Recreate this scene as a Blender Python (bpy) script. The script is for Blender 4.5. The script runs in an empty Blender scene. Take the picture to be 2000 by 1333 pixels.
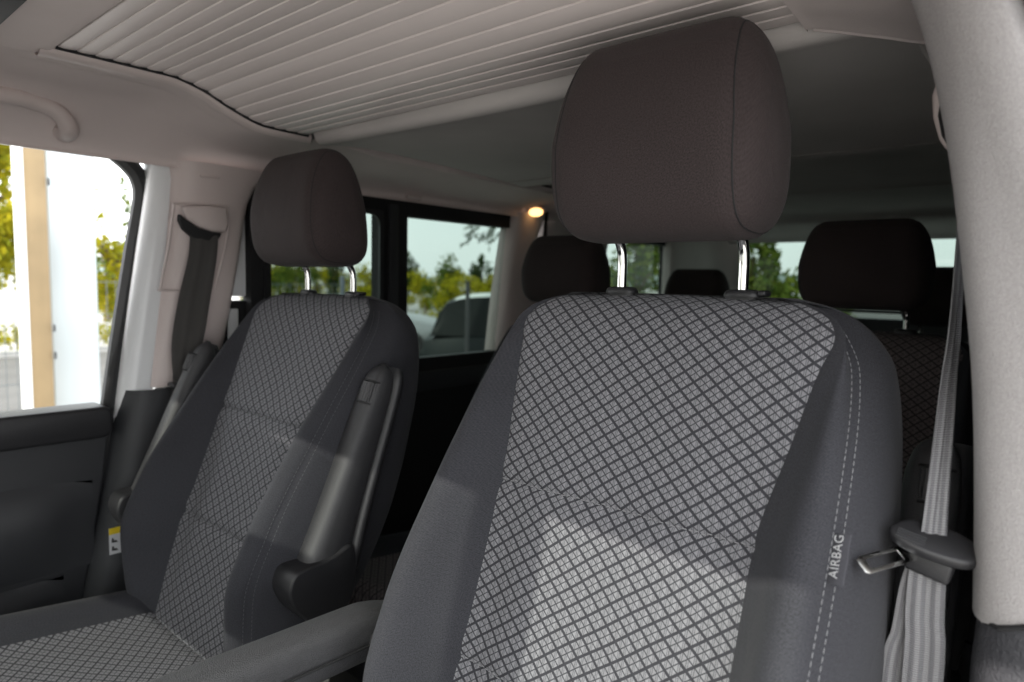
import bpy, bmesh, math, random
import numpy as np
from mathutils import Vector, Matrix
random.seed(7)
SC = bpy.context.scene
COL = SC.collection
# ------------------------------------------------------------------ camera
FPX = 1300.0
v1 = Vector((-1516, 147, -FPX)); a_ = 1123.6
v2 = Vector((a_, 115.2 - .021*a_, -FPX))
ex = (-v1).normalized(); ey = (v2 - ex*v2.dot(ex)).normalized(); ez = ex.cross(ey)
cam_d = bpy.data.cameras.new('camera'); cam = bpy.data.objects.new('camera', cam_d); COL.objects.link(cam)
CAM = Vector((.788, -.749, 1.68))
Rm = Matrix((ex, ey, ez)).to_4x4()
cam.matrix_world = Matrix.Translation(CAM) @ Rm
cam_d.sensor_width = 36; cam_d.lens = FPX/2000*36
cam_d.clip_start = .02; cam_d.clip_end = 3000
cam_d.dof.use_dof = True; cam_d.dof.focus_distance = .84; cam_d.dof.aperture_fstop = 4.2
SC.camera = cam
# ------------------------------------------------------------------ sun and sky
SUN_TRAVEL = Vector((-.05, 1.0, -.62)).normalized()
sun_d = bpy.data.lights.new('sun', 'SUN'); sun = bpy.data.objects.new('sun', sun_d); COL.objects.link(sun)
sun_d.energy = 2.0; sun_d.angle = math.radians(.7); sun_d.color = (1, .95, .87)
sun.rotation_euler = (-SUN_TRAVEL).to_track_quat('Z', 'Y').to_euler()
w = bpy.data.worlds.new("World"); SC.world = w; w.use_nodes = True
nt = w.node_tree; bg = nt.nodes['Background']
sky = nt.nodes.new('ShaderNodeTexSky'); sky.sky_type = 'NISHITA'; sky.sun_disc = False
S = -SUN_TRAVEL
sky.sun_elevation = math.asin(S.z); sky.sun_rotation = math.atan2(S.x, S.y)
sky.dust_density = 3.0; sky.air_density = 1.0
# thin bright cloud veil mixed over the blue
tc = nt.nodes.new('ShaderNodeTexCoord'); cn = nt.nodes.new('ShaderNodeTexNoise'); cn.inputs['Scale'].default_value = 2.2; cn.inputs['Detail'].default_value = 6
cr_ = nt.nodes.new('ShaderNodeMapRange'); cr_.inputs[1].default_value = .3; cr_.inputs[2].default_value = .62; cr_.inputs[3].default_value = .72; cr_.inputs[4].default_value = .97
mx = nt.nodes.new('ShaderNodeMixRGB'); mx.inputs[2].default_value = (7.6, 7.7, 7.8, 1)
nt.links.new(tc.outputs['Generated'], cn.inputs['Vector']); nt.links.new(cn.outputs[0], cr_.inputs[0]); nt.links.new(cr_.outputs[0], mx.inputs[0])
nt.links.new(sky.outputs[0], mx.inputs[1]); nt.links.new(mx.outputs[0], bg.inputs[0])
bg.inputs[1].default_value = .15
SC.view_settings.view_transform = 'Standard'; SC.view_settings.look = 'None'
SC.view_settings.gamma = 1; SC.view_settings.exposure = 1.9
SC.cycles.use_denoising = True
SC.cycles.max_bounces = 10; SC.cycles.diffuse_bounces = 5; SC.cycles.glossy_bounces = 4; SC.cycles.transparent_max_bounces = 12; SC.cycles.transmission_bounces = 6
SC.cycles.caustics_reflective = False; SC.cycles.caustics_refractive = False
SC.cycles.sample_clamp_indirect = 6

# ------------------------------------------------------------------ material helpers
def newmat(name):
    m = bpy.data.materials.new(name); m.use_nodes = True
    return m, m.node_tree, m.node_tree.nodes['Principled BSDF']
class NB:
    """tiny node-building helper"""
    def __init__(s, nt): s.nt = nt
    def n(s, t, **k):
        o = s.nt.nodes.new(t)
        for a, b in k.items(): setattr(o, a, b)
        return o
    def l(s, a, b): s.nt.links.new(a, b)
    def m(s, op, a, b=None, c=None):
        o = s.n('ShaderNodeMath', operation=op)
        for i, v in enumerate((a, b, c)):
            if v is None: continue
            if isinstance(v, (int, float)): o.inputs[i].default_value = v
            else: s.l(v, o.inputs[i])
        return o.outputs[0]
def simple(name, col, rough=.6, metal=0, bump=None, var=0, spec=.5, coords='Object', sheen=0):
    m, nt, p = newmat(name); b = NB(nt)
    p.inputs['Base Color'].default_value = (*col, 1); p.inputs['Roughness'].default_value = rough
    p.inputs['Metallic'].default_value = metal; p.inputs['Specular IOR Level'].default_value = spec
    if sheen:
        p.inputs['Sheen Weight'].default_value = sheen; p.inputs['Sheen Roughness'].default_value = .4
    tc = b.n('ShaderNodeTexCoord')
    if bump:
        sc, st, det = bump
        no = b.n('ShaderNodeTexNoise'); no.inputs['Scale'].default_value = sc; no.inputs['Detail'].default_value = det
        bp = b.n('ShaderNodeBump'); bp.inputs['Strength'].default_value = st; bp.inputs['Distance'].default_value = .001
        b.l(tc.outputs[coords], no.inputs['Vector']); b.l(no.outputs[0], bp.inputs['Height']); b.l(bp.outputs[0], p.inputs['Normal'])
    if var:
        n2 = b.n('ShaderNodeTexNoise'); n2.inputs['Scale'].default_value = var[0]; n2.inputs['Detail'].default_value = 5
        mr = b.n('ShaderNodeMapRange'); mr.inputs[1].default_value = .3; mr.inputs[2].default_value = .7
        mr.inputs[3].default_value = 1-var[1]; mr.inputs[4].default_value = 1+var[1]
        vm = b.n('ShaderNodeVectorMath', operation='SCALE'); vm.inputs[0].default_value = col
        b.l(tc.outputs[coords], n2.inputs['Vector']); b.l(n2.outputs[0], mr.inputs[0]); b.l(mr.outputs[0], vm.inputs['Scale']); b.l(vm.outputs[0], p.inputs['Base Color'])
    return m
def fabric(name, col, grain=.45, sheen=.04):
    """dark woven seat cloth: a fine twill, carried by real depth and a little thread colour change"""
    m, nt, p = newmat(name); b = NB(nt)
    tc = b.n('ShaderNodeTexCoord')
    sp = b.n('ShaderNodeSeparateXYZ'); b.l(tc.outputs['UV'], sp.inputs[0])
    u, v = sp.outputs[0], sp.outputs[1]
    w1 = b.m('SINE', b.m('MULTIPLY', b.m('ADD', u, b.m('MULTIPLY', v, .6)), 2*math.pi/.0034))
    w2 = b.m('SINE', b.m('MULTIPLY', b.m('SUBTRACT', v, b.m('MULTIPLY', u, .3)), 2*math.pi/.0026))
    tw = b.m('MULTIPLY', w1, w2)
    no = b.n('ShaderNodeTexNoise'); no.inputs['Scale'].default_value = 560; no.inputs['Detail'].default_value = 4; no.inputs['Roughness'].default_value = .8
    n3 = b.n('ShaderNodeTexNoise'); n3.inputs['Scale'].default_value = 9; n3.inputs['Detail'].default_value = 5
    b.l(tc.outputs['UV'], no.inputs['Vector']); b.l(tc.outputs['UV'], n3.inputs['Vector'])
    h = b.m('ADD', b.m('MULTIPLY', tw, .05), no.outputs[0])
    k = b.m('ADD', b.m('MULTIPLY', b.m('SUBTRACT', h, .5), grain*7.5), 1.0)
    k = b.m('MULTIPLY', k, b.m('ADD', b.m('MULTIPLY', n3.outputs[0], .3), .85))
    k = b.m('MAXIMUM', k, .25)
    vm = b.n('ShaderNodeVectorMath', operation='SCALE'); vm.inputs[0].default_value = col; b.l(k, vm.inputs['Scale'])
    b.l(vm.outputs[0], p.inputs['Base Color'])
    bp = b.n('ShaderNodeBump'); bp.inputs['Strength'].default_value = .6; bp.inputs['Distance'].default_value = .0007
    n4 = b.n('ShaderNodeTexNoise'); n4.inputs['Scale'].default_value = 22; n4.inputs['Detail'].default_value = 2; n4.inputs['Distortion'].default_value = .8
    b4 = b.n('ShaderNodeBump'); b4.inputs['Strength'].default_value = .35; b4.inputs['Distance'].default_value = .004
    b.l(tc.outputs['UV'], n4.inputs['Vector']); b.l(n4.outputs[0], b4.inputs['Height']); b.l(b4.outputs[0], bp.inputs['Normal'])
    b.l(h, bp.inputs['Height']); b.l(bp.outputs[0], p.inputs['Normal'])
    p.inputs['Roughness'].default_value = .85; p.inputs['Specular IOR Level'].default_value = .3
    p.inputs['Sheen Weight'].default_value = sheen; p.inputs['Sheen Roughness'].default_value = .5
    return m
def pattern(name, light, dark, PW=.0262, PH=.0218, thick=.088):
    """woven rhombus cloth: thick lattice, thin half lattice, fine double ribs"""
    m, nt, p = newmat(name); b = NB(nt)
    tc = b.n('ShaderNodeTexCoord'); sp = b.n('ShaderNodeSeparateXYZ'); b.l(tc.outputs['UV'], sp.inputs[0])
    u, v = sp.outputs[0], sp.outputs[1]
    P = b.m('DIVIDE', u, PW); Q = b.m('DIVIDE', v, PH)
    A = b.m('ADD', P, Q); B = b.m('SUBTRACT', P, Q)
    def line(x, half, soft=.012, off=0.):
        f = b.m('ABSOLUTE', b.m('SUBTRACT', b.m('FRACT', b.m('ADD', x, off)), .5))     # .5 at integer
        d = b.m('SUBTRACT', .5, f)                                               # distance to integer
        mr = b.n('ShaderNodeMapRange'); mr.interpolation_type = 'SMOOTHSTEP'
        mr.inputs[1].default_value = half-soft; mr.inputs[2].default_value = half+soft; mr.inputs[3].default_value = 1; mr.inputs[4].default_value = 0
        b.l(d, mr.inputs[0]); return mr.outputs[0]
    T = b.m('MAXIMUM', line(A, thick), line(B, thick))
    t = b.m('MAXIMUM', line(A, .036, off=.5), line(B, .036, off=.5))
    fourth = b.m('MULTIPLY', P, 4)
    r = b.m('MAXIMUM', line(fourth, .06, .03, off=.14), line(fourth, .06, .03, off=-.14))
    dash = b.m('GREATER_THAN', b.m('SINE', b.m('MULTIPLY', v, 2*math.pi/.0014)), -.55)
    rr = b.m('MULTIPLY', r, b.m('ADD', b.m('MULTIPLY', dash, .45), .35))
    k = b.m('MAXIMUM', T, b.m('MAXIMUM', b.m('MULTIPLY', t, .95), rr))
    # shade of cell changes a little over its half (two yarns)
    half = b.m('GREATER_THAN', b.m('FRACT', b.m('ADD', b.m('MULTIPLY', P, 2), 0.)), .5)
    no = b.n('ShaderNodeTexNoise'); no.inputs['Scale'].default_value = 650; b.l(tc.outputs['UV'], no.inputs['Vector'])
    wv = b.m('SINE', b.m('MULTIPLY', b.m('ADD', u, v), 2*math.pi/.0013))
    fine = b.m('ADD', b.m('MULTIPLY', b.m('SUBTRACT', no.outputs[0], .5), .35), b.m('MULTIPLY', wv, .05))
    mix = b.n('ShaderNodeMixRGB'); mix.inputs[1].default_value = (*light, 1); mix.inputs[2].default_value = (*dark, 1); b.l(k, mix.inputs[0])
    sc = b.m('ADD', b.m('ADD', fine, 1.0), b.m('MULTIPLY', half, -.1))
    vm = b.n('ShaderNodeVectorMath', operation='SCALE'); b.l(mix.outputs[0], vm.inputs[0]); b.l(sc, vm.inputs['Scale']); b.l(vm.outputs[0], p.inputs['Base Color'])
    h = b.m('ADD', b.m('MULTIPLY', k, -1.0), fine)
    bp = b.n('ShaderNodeBump'); bp.inputs['Strength'].default_value = .5; bp.inputs['Distance'].default_value = .0004; b.l(h, bp.inputs['Height']); b.l(bp.outputs[0], p.inputs['Normal'])
    p.inputs['Roughness'].default_value = .8; p.inputs['Specular IOR Level'].default_value = .2; p.inputs['Sheen Weight'].default_value = .03
    return m
def glassmat(name, tint, refl=.06):
    m = bpy.data.materials.new(name); m.use_nodes = True; nt = m.node_tree; nt.nodes.clear(); b = NB(nt)
    o = b.n('ShaderNodeOutputMaterial'); t = b.n('ShaderNodeBsdfTransparent'); t.inputs[0].default_value = (*tint, 1)
    g = b.n('ShaderNodeBsdfGlossy'); g.inputs['Roughness'].default_value = .02
    f = b.n('ShaderNodeFresnel'); f.inputs[0].default_value = 1.35
    mx = b.n('ShaderNodeMixShader'); b.l(f.outputs[0], mx.inputs[0]); b.l(t.outputs[0], mx.inputs[1]); b.l(g.outputs[0], mx.inputs[2]); b.l(mx.outputs[0], o.inputs[0])
    return m
def webbing(name, c1, c2):
    m, nt, p = newmat(name); b = NB(nt)
    tc = b.n('ShaderNodeTexCoord'); sp = b.n('ShaderNodeSeparateXYZ'); b.l(tc.outputs['UV'], sp.inputs[0])
    u, v = sp.outputs[0], sp.outputs[1]
    st = b.m('SINE', b.m('MULTIPLY', u, 2*math.pi*4.0))
    rib = b.m('SINE', b.m('MULTIPLY', b.m('ADD', v, b.m('MULTIPLY', b.m('ABSOLUTE', st), .0006)), 2*math.pi/.0022))
    mr = b.n('ShaderNodeMapRange'); mr.inputs[1].default_value = -.3; mr.inputs[2].default_value = .3; b.l(st, mr.inputs[0])
    mix = b.n('ShaderNodeMixRGB'); mix.inputs[1].default_value = (*c1, 1); mix.inputs[2].default_value = (*c2, 1); b.l(mr.outputs[0], mix.inputs[0])
    vm = b.n('ShaderNodeVectorMath', operation='SCALE'); b.l(mix.outputs[0], vm.inputs[0]); b.l(b.m('ADD', b.m('MULTIPLY', rib, .22), .9), vm.inputs['Scale']); b.l(vm.outputs[0], p.inputs['Base Color'])
    bp = b.n('ShaderNodeBump'); bp.inputs['Strength'].default_value = .6; bp.inputs['Distance'].default_value = .0006; b.l(rib, bp.inputs['Height']); b.l(bp.outputs[0], p.inputs['Normal'])
    p.inputs['Roughness'].default_value = .6; p.inputs['Specular IOR Level'].default_value = .4
    return m
def emit(name, col, s):
    m, nt, p = newmat(name); p.inputs['Base Color'].default_value = (*col, 1)
    p.inputs['Emission Color'].default_value = (*col, 1); p.inputs['Emission Strength'].default_value = s
    return m
def leafmat(name, c1, c2, tr=.35):
    m = bpy.data.materials.new(name); m.use_nodes = True; nt = m.node_tree; nt.nodes.clear(); b = NB(nt)
    o = b.n('ShaderNodeOutputMaterial'); g = b.n('ShaderNodeNewGeometry')
    mix = b.n('ShaderNodeMixRGB'); mix.inputs[1].default_value = (*c1, 1); mix.inputs[2].default_value = (*c2, 1); b.l(g.outputs['Random Per Island'], mix.inputs[0])
    d = b.n('ShaderNodeBsdfDiffuse'); t = b.n('ShaderNodeBsdfTranslucent'); b.l(mix.outputs[0], d.inputs[0]); b.l(mix.outputs[0], t.inputs[0])
    mx = b.n('ShaderNodeMixShader'); mx.inputs[0].default_value = tr; b.l(d.outputs[0], mx.inputs[1]); b.l(t.outputs[0], mx.inputs[2]); b.l(mx.outputs[0], o.inputs[0])
    return m

M = {}
M['cloth'] = fabric('dark_cloth', (.0295, .030, .0355))
M['cloth_head'] = fabric('dark_headrest_cloth', (.037, .0275, .0275))
M['pat'] = pattern('rhombus_cloth', (.215, .215, .230), (.036, .036, .042))
M['pat_rear'] = pattern('rhombus_cloth_rear', (.22, .185, .185), (.05, .045, .047))
M['thread'] = simple('thread', (.24, .24, .25), .7)
M['black'] = simple('black_plastic', (.018, .018, .020), .45, bump=(900, .25, 3))
M['arm'] = simple('armrest_plastic', (.038, .038, .041), .42, bump=(900, .8, 2), var=(500, .12))
M['armskin'] = simple('armrest_skin', (.05, .05, .053), .45, bump=(900, 1.6, 3), var=(700, .35))
M['dark'] = simple('dark_trim', (.026, .027, .030), .55, bump=(1200, .4, 3))
M['leather'] = simple('grained_dark_trim', (.05, .05, .056), .42, bump=(330, 1.4, 3))
M['matt'] = simple('matt_black', (.010, .010, .011), .8)
M['floor'] = simple('floor_mat', (.18, .18, .18), .9, var=(30, .2))
M['chrome'] = simple('chrome', (.86, .86, .84), .08, 1)
M['steel'] = simple('steel', (.7, .7, .7), .22, 1, bump=(300, .1, 2))
M['beige'] = simple('pale_headliner', (.68, .60, .58), .9, bump=(700, .5, 4), var=(6, .04), spec=.2)
M['pillar'] = simple('pale_pillar_fleece', (.385, .368, .366), .92, bump=(620, .9, 4), var=(520, .10), spec=.2)
M['btrim'] = simple('pale_plastic_trim', (.60, .52, .50), .5, bump=(800, .3, 3))
M['rearlin'] = simple('rear_headliner', (.60, .565, .545), .9, bump=(700, .5, 4), var=(5, .06), spec=.2)
M['slat'] = simple('painted_slats', (.78, .70, .675), .38, bump=(60, .05, 2))
M['white'] = simple('white_paint', (.78, .79, .80), .3)
M['rubber'] = simple('rubber_seal', (.015, .015, .016), .6)
M['clear'] = glassmat('clear_glass', (.93, .95, .94))
M['screen'] = glassmat('windscreen_glass', (.43, .455, .44))
M['tint'] = glassmat('tinted_glass', (.165, .205, .188))
M['web'] = webbing('grey_webbing', (.16, .16, .17), (.25, .25, .26))
M['web2'] = webbing('black_webbing', (.070, .067, .064), (.078, .074, .071))
M['lamp'] = emit('lit_lamp', (1., .55, .20), .9)
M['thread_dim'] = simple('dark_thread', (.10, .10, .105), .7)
M['letter'] = simple('white_lettering', (.62, .63, .64), .7)
M['tag'] = fabric('tag_cloth', (.062, .062, .072), .1)
M['yellow'] = simple('yellow_label', (.75, .55, .02), .5)
M['paper'] = simple('white_label', (.62, .62, .64), .5)
M['ink'] = simple('black_ink', (.03, .03, .03), .6)
# ------------------------------------------------------------------ object helpers
ORG = {}
def thing(name, label, cat, loc=(0, 0, 0), group=None, kind=None):
    o = bpy.data.objects.new(name, None); COL.objects.link(o); o.location = loc; o.empty_display_size = .1
    o['label'] = label; o['category'] = cat
    if group: o['group'] = group
    ORG[o.name] = Vector(loc); return o
def org(p): return ORG.get(p.name, Vector((0, 0, 0))) if p else Vector((0, 0, 0))
def mk(name, V, Fs, mat, parent=None, smooth=True, uv=None, bevel=0, seg=2, sharp=40, normals=True, loc=None, label=None):
    o0 = org(parent) if parent else Vector(loc or (0, 0, 0))
    me = bpy.data.meshes.new(name)
    me.from_pydata([tuple(Vector(v)-o0) for v in V], [], Fs)
    if uv is not None:
        l = me.uv_layers.new(name='UVMap')
        for i, lp in enumerate(me.loops): l.data[i].uv = uv[lp.vertex_index]
    if normals or bevel:
        bm = bmesh.new(); bm.from_mesh(me)
        if bevel:
            es = [e for e in bm.edges if len(e.link_faces) == 2 and e.calc_face_angle(0) > math.radians(25)]
            bmesh.ops.bevel(bm, geom=es, offset=bevel, segments=seg, affect='EDGES', clamp_overlap=True, profile=.5)
        if normals: bmesh.ops.recalc_face_normals(bm, faces=bm.faces)
        bm.to_mesh(me); bm.free()
    me.materials.append(mat)
    for p in me.polygons: p.use_smooth = smooth
    if smooth and sharp < 180:
        try: me.set_sharp_from_angle(angle=math.radians(sharp))
        except Exception: pass
    o = bpy.data.objects.new(name, me); COL.objects.link(o)
    if parent: o.parent = parent; ORG[o.name] = o0
    else: o.location = o0
    if label: o['label'] = label
    return o
def tag(o, label, cat, group=None):
    o['label'] = label; o['category'] = cat
    if group: o['group'] = group
    return o
class MB:
    def __init__(s): s.V = []; s.F = []; s.U = []
    def add(s, V, F, U=None):
        n = len(s.V); s.V += [Vector(v) for v in V]; s.F += [[i+n for i in f] for f in F]; s.U += (U or [(0, 0)]*len(V)); return s
    def box(s, lo, hi, R=None, c=None):
        V = [Vector((x, y, z)) for x in (lo[0], hi[0]) for y in (lo[1], hi[1]) for z in (lo[2], hi[2])]
        if R is not None:
            c = Vector(c); V = [R @ (v-c) + c for v in V]
        return s.add(V, [[0, 1, 3, 2], [4, 6, 7, 5], [0, 4, 5, 1], [2, 3, 7, 6], [0, 2, 6, 4], [1, 5, 7, 3]])
    def prism(s, pts, d):
        d = Vector(d); n = len(pts); P = [Vector(p) for p in pts]
        return s.add(P + [p+d for p in P], [list(range(n))[::-1], list(range(n, 2*n))] + [[i, (i+1) % n, (i+1) % n+n, i+n] for i in range(n)])
    def loft(s, rows, closed=False, caps=False, uv=False):
        n = len(rows[0]); V = [Vector(p) for r in rows for p in r]; F = []
        for i in range(len(rows)-1):
            for j in range(n if closed else n-1):
                k = (j+1) % n; F.append([i*n+j, i*n+k, (i+1)*n+k, (i+1)*n+j])
        if caps: F += [list(range(n))[::-1], [(len(rows)-1)*n+j for j in range(n)]]
        U = None
        if uv:
            U = []; vv = 0
            for i, r in enumerate(rows):
                if i: vv += (Vector(rows[i][n//2])-Vector(rows[i-1][n//2])).length
                uu = 0
                for j in range(n):
                    if j: uu += (Vector(r[j])-Vector(r[j-1])).length
                    U.append((uu, vv))
        return s.add(V, F, U)
    def tube(s, path, r, n=12, caps=True, flat=1.0):
        P = [Vector(p) for p in path]; rows = []; up = Vector((.13, .21, .97))
        t0 = (P[1]-P[0]).normalized(); a = t0.cross(up).normalized()
        for i, p in enumerate(P):
            t = (P[min(i+1, len(P)-1)]-P[max(i-1, 0)]).normalized(); a = (a - t*a.dot(t)).normalized(); b = t.cross(a)
            rr = r[i] if isinstance(r, (list, tuple)) else r
            rows.append([p + a*math.cos(2*math.pi*j/n)*rr + b*math.sin(2*math.pi*j/n)*rr*flat for j in range(n)])
        return s.loft(rows, True, caps)
    def mk(s, name, mat, parent=None, **k):
        return mk(name, s.V, s.F, mat, parent, uv=s.U, **k)
def hermite(xs, ys, x):
    xs = np.array(xs, float); ys = np.array(ys, float); x = np.clip(np.asarray(x, float), xs[0], xs[-1])
    d = np.diff(ys)/np.diff(xs); m = np.zeros_like(ys); m[0] = d[0]; m[-1] = d[-1]
    for i in range(1, len(xs)-1): m[i] = 0 if d[i-1]*d[i] <= 0 else 2*d[i-1]*d[i]/(d[i-1]+d[i])
    k = np.clip(np.searchsorted(xs, x, side='right')-1, 0, len(xs)-2); h = xs[k+1]-xs[k]; t = (x-xs[k])/h
    return (2*t**3-3*t**2+1)*ys[k]+(t**3-2*t**2+t)*h*m[k]+(-2*t**3+3*t**2)*ys[k+1]+(t**3-t**2)*h*m[k+1]
def catmull(P, n, closed=False):
    P = [Vector(p) for p in P]; out = []; N = len(P)
    rng = range(N if closed else N-1)
    for i in rng:
        a = P[(i-1) % N] if closed or i > 0 else P[0]*2-P[1]; b = P[i]; c = P[(i+1) % N]
        d = P[(i+2) % N] if closed or i+2 < N else P[-1]*2-P[-2]
        for k in range(n):
            t = k/n
            out.append(.5*((2*b)+(c-a)*t+(2*a-5*b+4*c-d)*t*t+(3*b-a-3*c+d)*t**3))
    if not closed: out.append(P[-1])
    return out

# ------------------------------------------------------------------ outside setting
ground = mk('ground', [(-900, -600, 0), (900, -600, 0), (900, 1200, 0), (-900, 1200, 0)], [[0, 1, 2, 3]],
            simple('pale_paving', (.36, .35, .335), .9, bump=(20, .4, 6), var=(.6, .12), coords='Object'), None)
ground['kind'] = 'structure'
rows = []
for k in range(60):
    t = k/59; ang = math.radians(95+t*85)      # arc of hills behind and to the side
    R0 = 620; h = 9+5*math.sin(t*9)+3*math.sin(t*23+1)+2*math.sin(t*51)
    rows.append([(math.cos(ang)*r, math.sin(ang)*r, z) for r, z in ((R0-170, -2), (R0-80, h*.6), (R0, h), (R0+120, -3))])
hl = MB().loft(rows).mk('hills', simple('far_hill', (.16, .20, .19), .9, var=(.02, .25)))
hl['kind'] = 'structure'
rd = mk('road', [(-15.1, -40, .004), (-5.9, -40, .004), (-5.9, 70, .004), (-15.1, 70, .004)], [[0, 1, 2, 3]], simple('asphalt', (.085, .082, .078), .9, bump=(60, .5, 5), var=(1.3, .15)), None); rd['kind'] = 'structure'
kb = MB().box((-15.4, -30, 0), (-15.1, 60, .12)).mk('kerb', simple('kerb_stone', (.4, .39, .37), .85, var=(3, .1)), smooth=False); kb['kind'] = 'structure'

def foliage_mesh(name, center, rad, nleaf, size, mat, parent, seed, clumps=14):
    rnd = random.Random(seed); mb = MB(); C = []
    for _ in range(clumps):
        while True:
            q = Vector((rnd.uniform(-1, 1), rnd.uniform(-1, 1), rnd.uniform(-1, 1)))
            if .25 < q.length < 1: break
        C.append((Vector((q.x*rad[0]*.8, q.y*rad[1]*.8, q.z*rad[2]*.85)), rnd.uniform(.22, .42)))
    for i in range(nleaf):
        c, r = C[rnd.randrange(clumps)]
        q = Vector((rnd.gauss(0, 1), rnd.gauss(0, 1), rnd.gauss(0, 1))).normalized()*rnd.random()**.5
        p = Vector(center)+c+Vector((q.x*rad[0]*r, q.y*rad[1]*r, q.z*rad[2]*r))
        a = Vector((rnd.gauss(0, 1), rnd.gauss(0, 1), rnd.gauss(0, 1))).normalized(); b_ = a.orthogonal().normalized()
        s = size*rnd.uniform(.6, 1.3)
        mb.add([p-a*s, p-b_*s*.45, p+a*s, p+b_*s*.45], [[0, 1, 2, 3]])
    return mb.mk(name, mat, parent, smooth=False, normals=False)
LM = [leafmat('leaf_yellow_green', (.20, .22, .02), (.42, .36, .02)), leafmat('leaf_mid_green', (.05, .10, .02), (.14, .17, .03)),
      leafmat('leaf_dark_green', (.025, .055, .02), (.06, .09, .03))]
bark = simple('bark', (.12, .085, .06), .9, bump=(30, 2, 5), var=(8, .3))
def tree(x, y, h, r, mi, label, seed, n=1500, size=.09, group='trees beyond the car park', trunk=.12, zlow=.35):
    t = thing('tree', label, 'tree', (x, y, 0), group)
    rnd = random.Random(seed); mb = MB()
    mb.tube([(x, y, 0), (x+.05, y, h*.25), (x-.05*h*.2, y+.05, h*.55), (x, y, h*.85)], [trunk, trunk*.8, trunk*.55, trunk*.15], 8)
    for k in range(6):
        a = rnd.uniform(0, 6.28); z = h*rnd.uniform(.35, .7)
        mb.tube([(x, y, z), (x+math.cos(a)*r*.4, y+math.sin(a)*r*.4, z+h*.1), (x+math.cos(a)*r*.75, y+math.sin(a)*r*.75, z+h*.17)], [trunk*.4, trunk*.25, trunk*.08], 6)
    mb.mk('trunk', bark, t)
    foliage_mesh('crown', (x, y, h*(1+zlow)/2), (r, r, h*(1-zlow)/2), n, size, LM[mi], t, seed, 18)
    return t
def at(px, py, Y):      # world point of a direction at lateral plane y=Y   (used only to note measured directions)
    d = Rm.to_3x3() @ Vector(((px-1000)/FPX, (667-py)/FPX, -1)); t = (Y-CAM.y)/d.y; return CAM+d*t
# trees seen through the passenger window
tree(-17.0, 2.5, 6.6, 2.2, 0, 'tall yellow green tree behind the fence at the left edge of the passenger window', 3, 6500, .11, None, zlow=.06)
tree(-16.8, 5.25, 2.9, .75, 0, 'small yellow green tree just right of the white metal column', 5, 1500, .09, None, zlow=.03)
tree(-16.2, 5.5, 4.6, .5, 1, 'thin sapling with a few leaves against the white sky', 8, 110, .10, None, trunk=.04, zlow=.5)
tree(-25, 7.6, 3.2, 1.9, 1, 'round green tree far behind the small yellow tree', 6, 1800, .12, None, zlow=.05)
# tree line through the tinted side windows
rt = random.Random(4)
kinds = [1, 2, 0, 1, 0, 2, 0, 0, 1, 2, 0, 1, 0, 2, 0, 1]
lab = ['mid green bushy tree', 'dark narrow evergreen', 'low yellow green tree', 'broad mid green tree', 'spreading yellow green tree', 'dark pointed evergreen', 'rounded yellow tree', 'pale yellow green bush-like tree',
       'leafy green tree', 'slim dark tree', 'low rounded yellow green tree', 'medium green tree', 'yellowish tree', 'tall slim dark tree', 'squat yellow green tree', 'green tree']
place_ = ['farthest left in the line behind the passenger headrest', 'left of the far headrest posts', 'between the far headrest posts', 'right of the far headrest posts', 'beside the rounded pane corner', 'half behind the black window bar',
          'just right of the black window bar', 'above the bonnet of the silver car', 'above the gap between the two cars', 'left of the thin dark post', 'behind the thin dark post', 'right of the thin dark post', 'above the pale car roof',
          'standing highest near the pale pillar', 'against the pale pillar', 'last in the line, half behind the pale pillar']
for i in range(16):
    px = 470+i*36; dpt = rt.uniform(29, 37); q = Rm.to_3x3() @ Vector(((px-1000)/FPX, 0, -1)); k_ = dpt
    h = {0: rt.uniform(1.9, 2.3), 1: rt.uniform(2.2, 2.8), 2: rt.uniform(2.8, 3.4)}[kinds[i]]; r = {0: 1.35, 1: 1.2, 2: .7}[kinds[i]]
    if i <= 6: h *= 1.38
    else: h *= 1.05
    tree(CAM.x+q.x*k_, CAM.y+q.y*k_, h, r, kinds[i], lab[i]+' '+place_[i], 40+i, 1900, .085, trunk=.05, zlow=.02)
# big overhanging tree close by (its hanging twigs enter the sliding window)
t = thing('tree', 'nearby tree whose dark twigs hang into the sliding window', 'tree', (-8.7, 11.7, 0))
MB().tube([(-8.7, 11.7, 0), (-8.7, 11.6, 2), (-8.5, 11.0, 3.4), (-8.3, 10.4, 4.6)], [.2, .17, .12, .05], 10).tube([(-8.5, 11.0, 3.4), (-7.6, 9.4, 3.5), (-7.1, 8.3, 2.9)], [.07, .04, .01], 8).mk('trunk', bark, t)
mb = MB(); rnd = random.Random(9)
for tw in range(26):
    p = Vector((-6.5, 8.3, 3.05)).lerp(Vector((-7.45, 7.95, 2.50)), rnd.random()**.8)+Vector((rnd.gauss(0, .14), rnd.gauss(0, .14), rnd.gauss(.05, .10)))
    d = Vector((rnd.gauss(-.5, .3), rnd.gauss(-.3, .3), rnd.gauss(-.75, .25))).normalized(); L = rnd.uniform(.2, .5)
    mb.tube([p, p+d*L], [.008, .003], 4)
    for k in range(26):
        c = p+d*L*rnd.random(); a = (d+Vector((rnd.gauss(0, .5), rnd.gauss(0, .5), rnd.gauss(0, .5)))).normalized(); b_ = a.orthogonal().normalized(); s_ = rnd.uniform(.05, .09)
        mb.add([c, c+a*s_*.5-b_*s_*.16, c+a*s_, c+a*s_*.5+b_*s_*.16], [[0, 1, 2, 3]])
mb.mk('crown', LM[2], t, smooth=False, normals=False)
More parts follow.
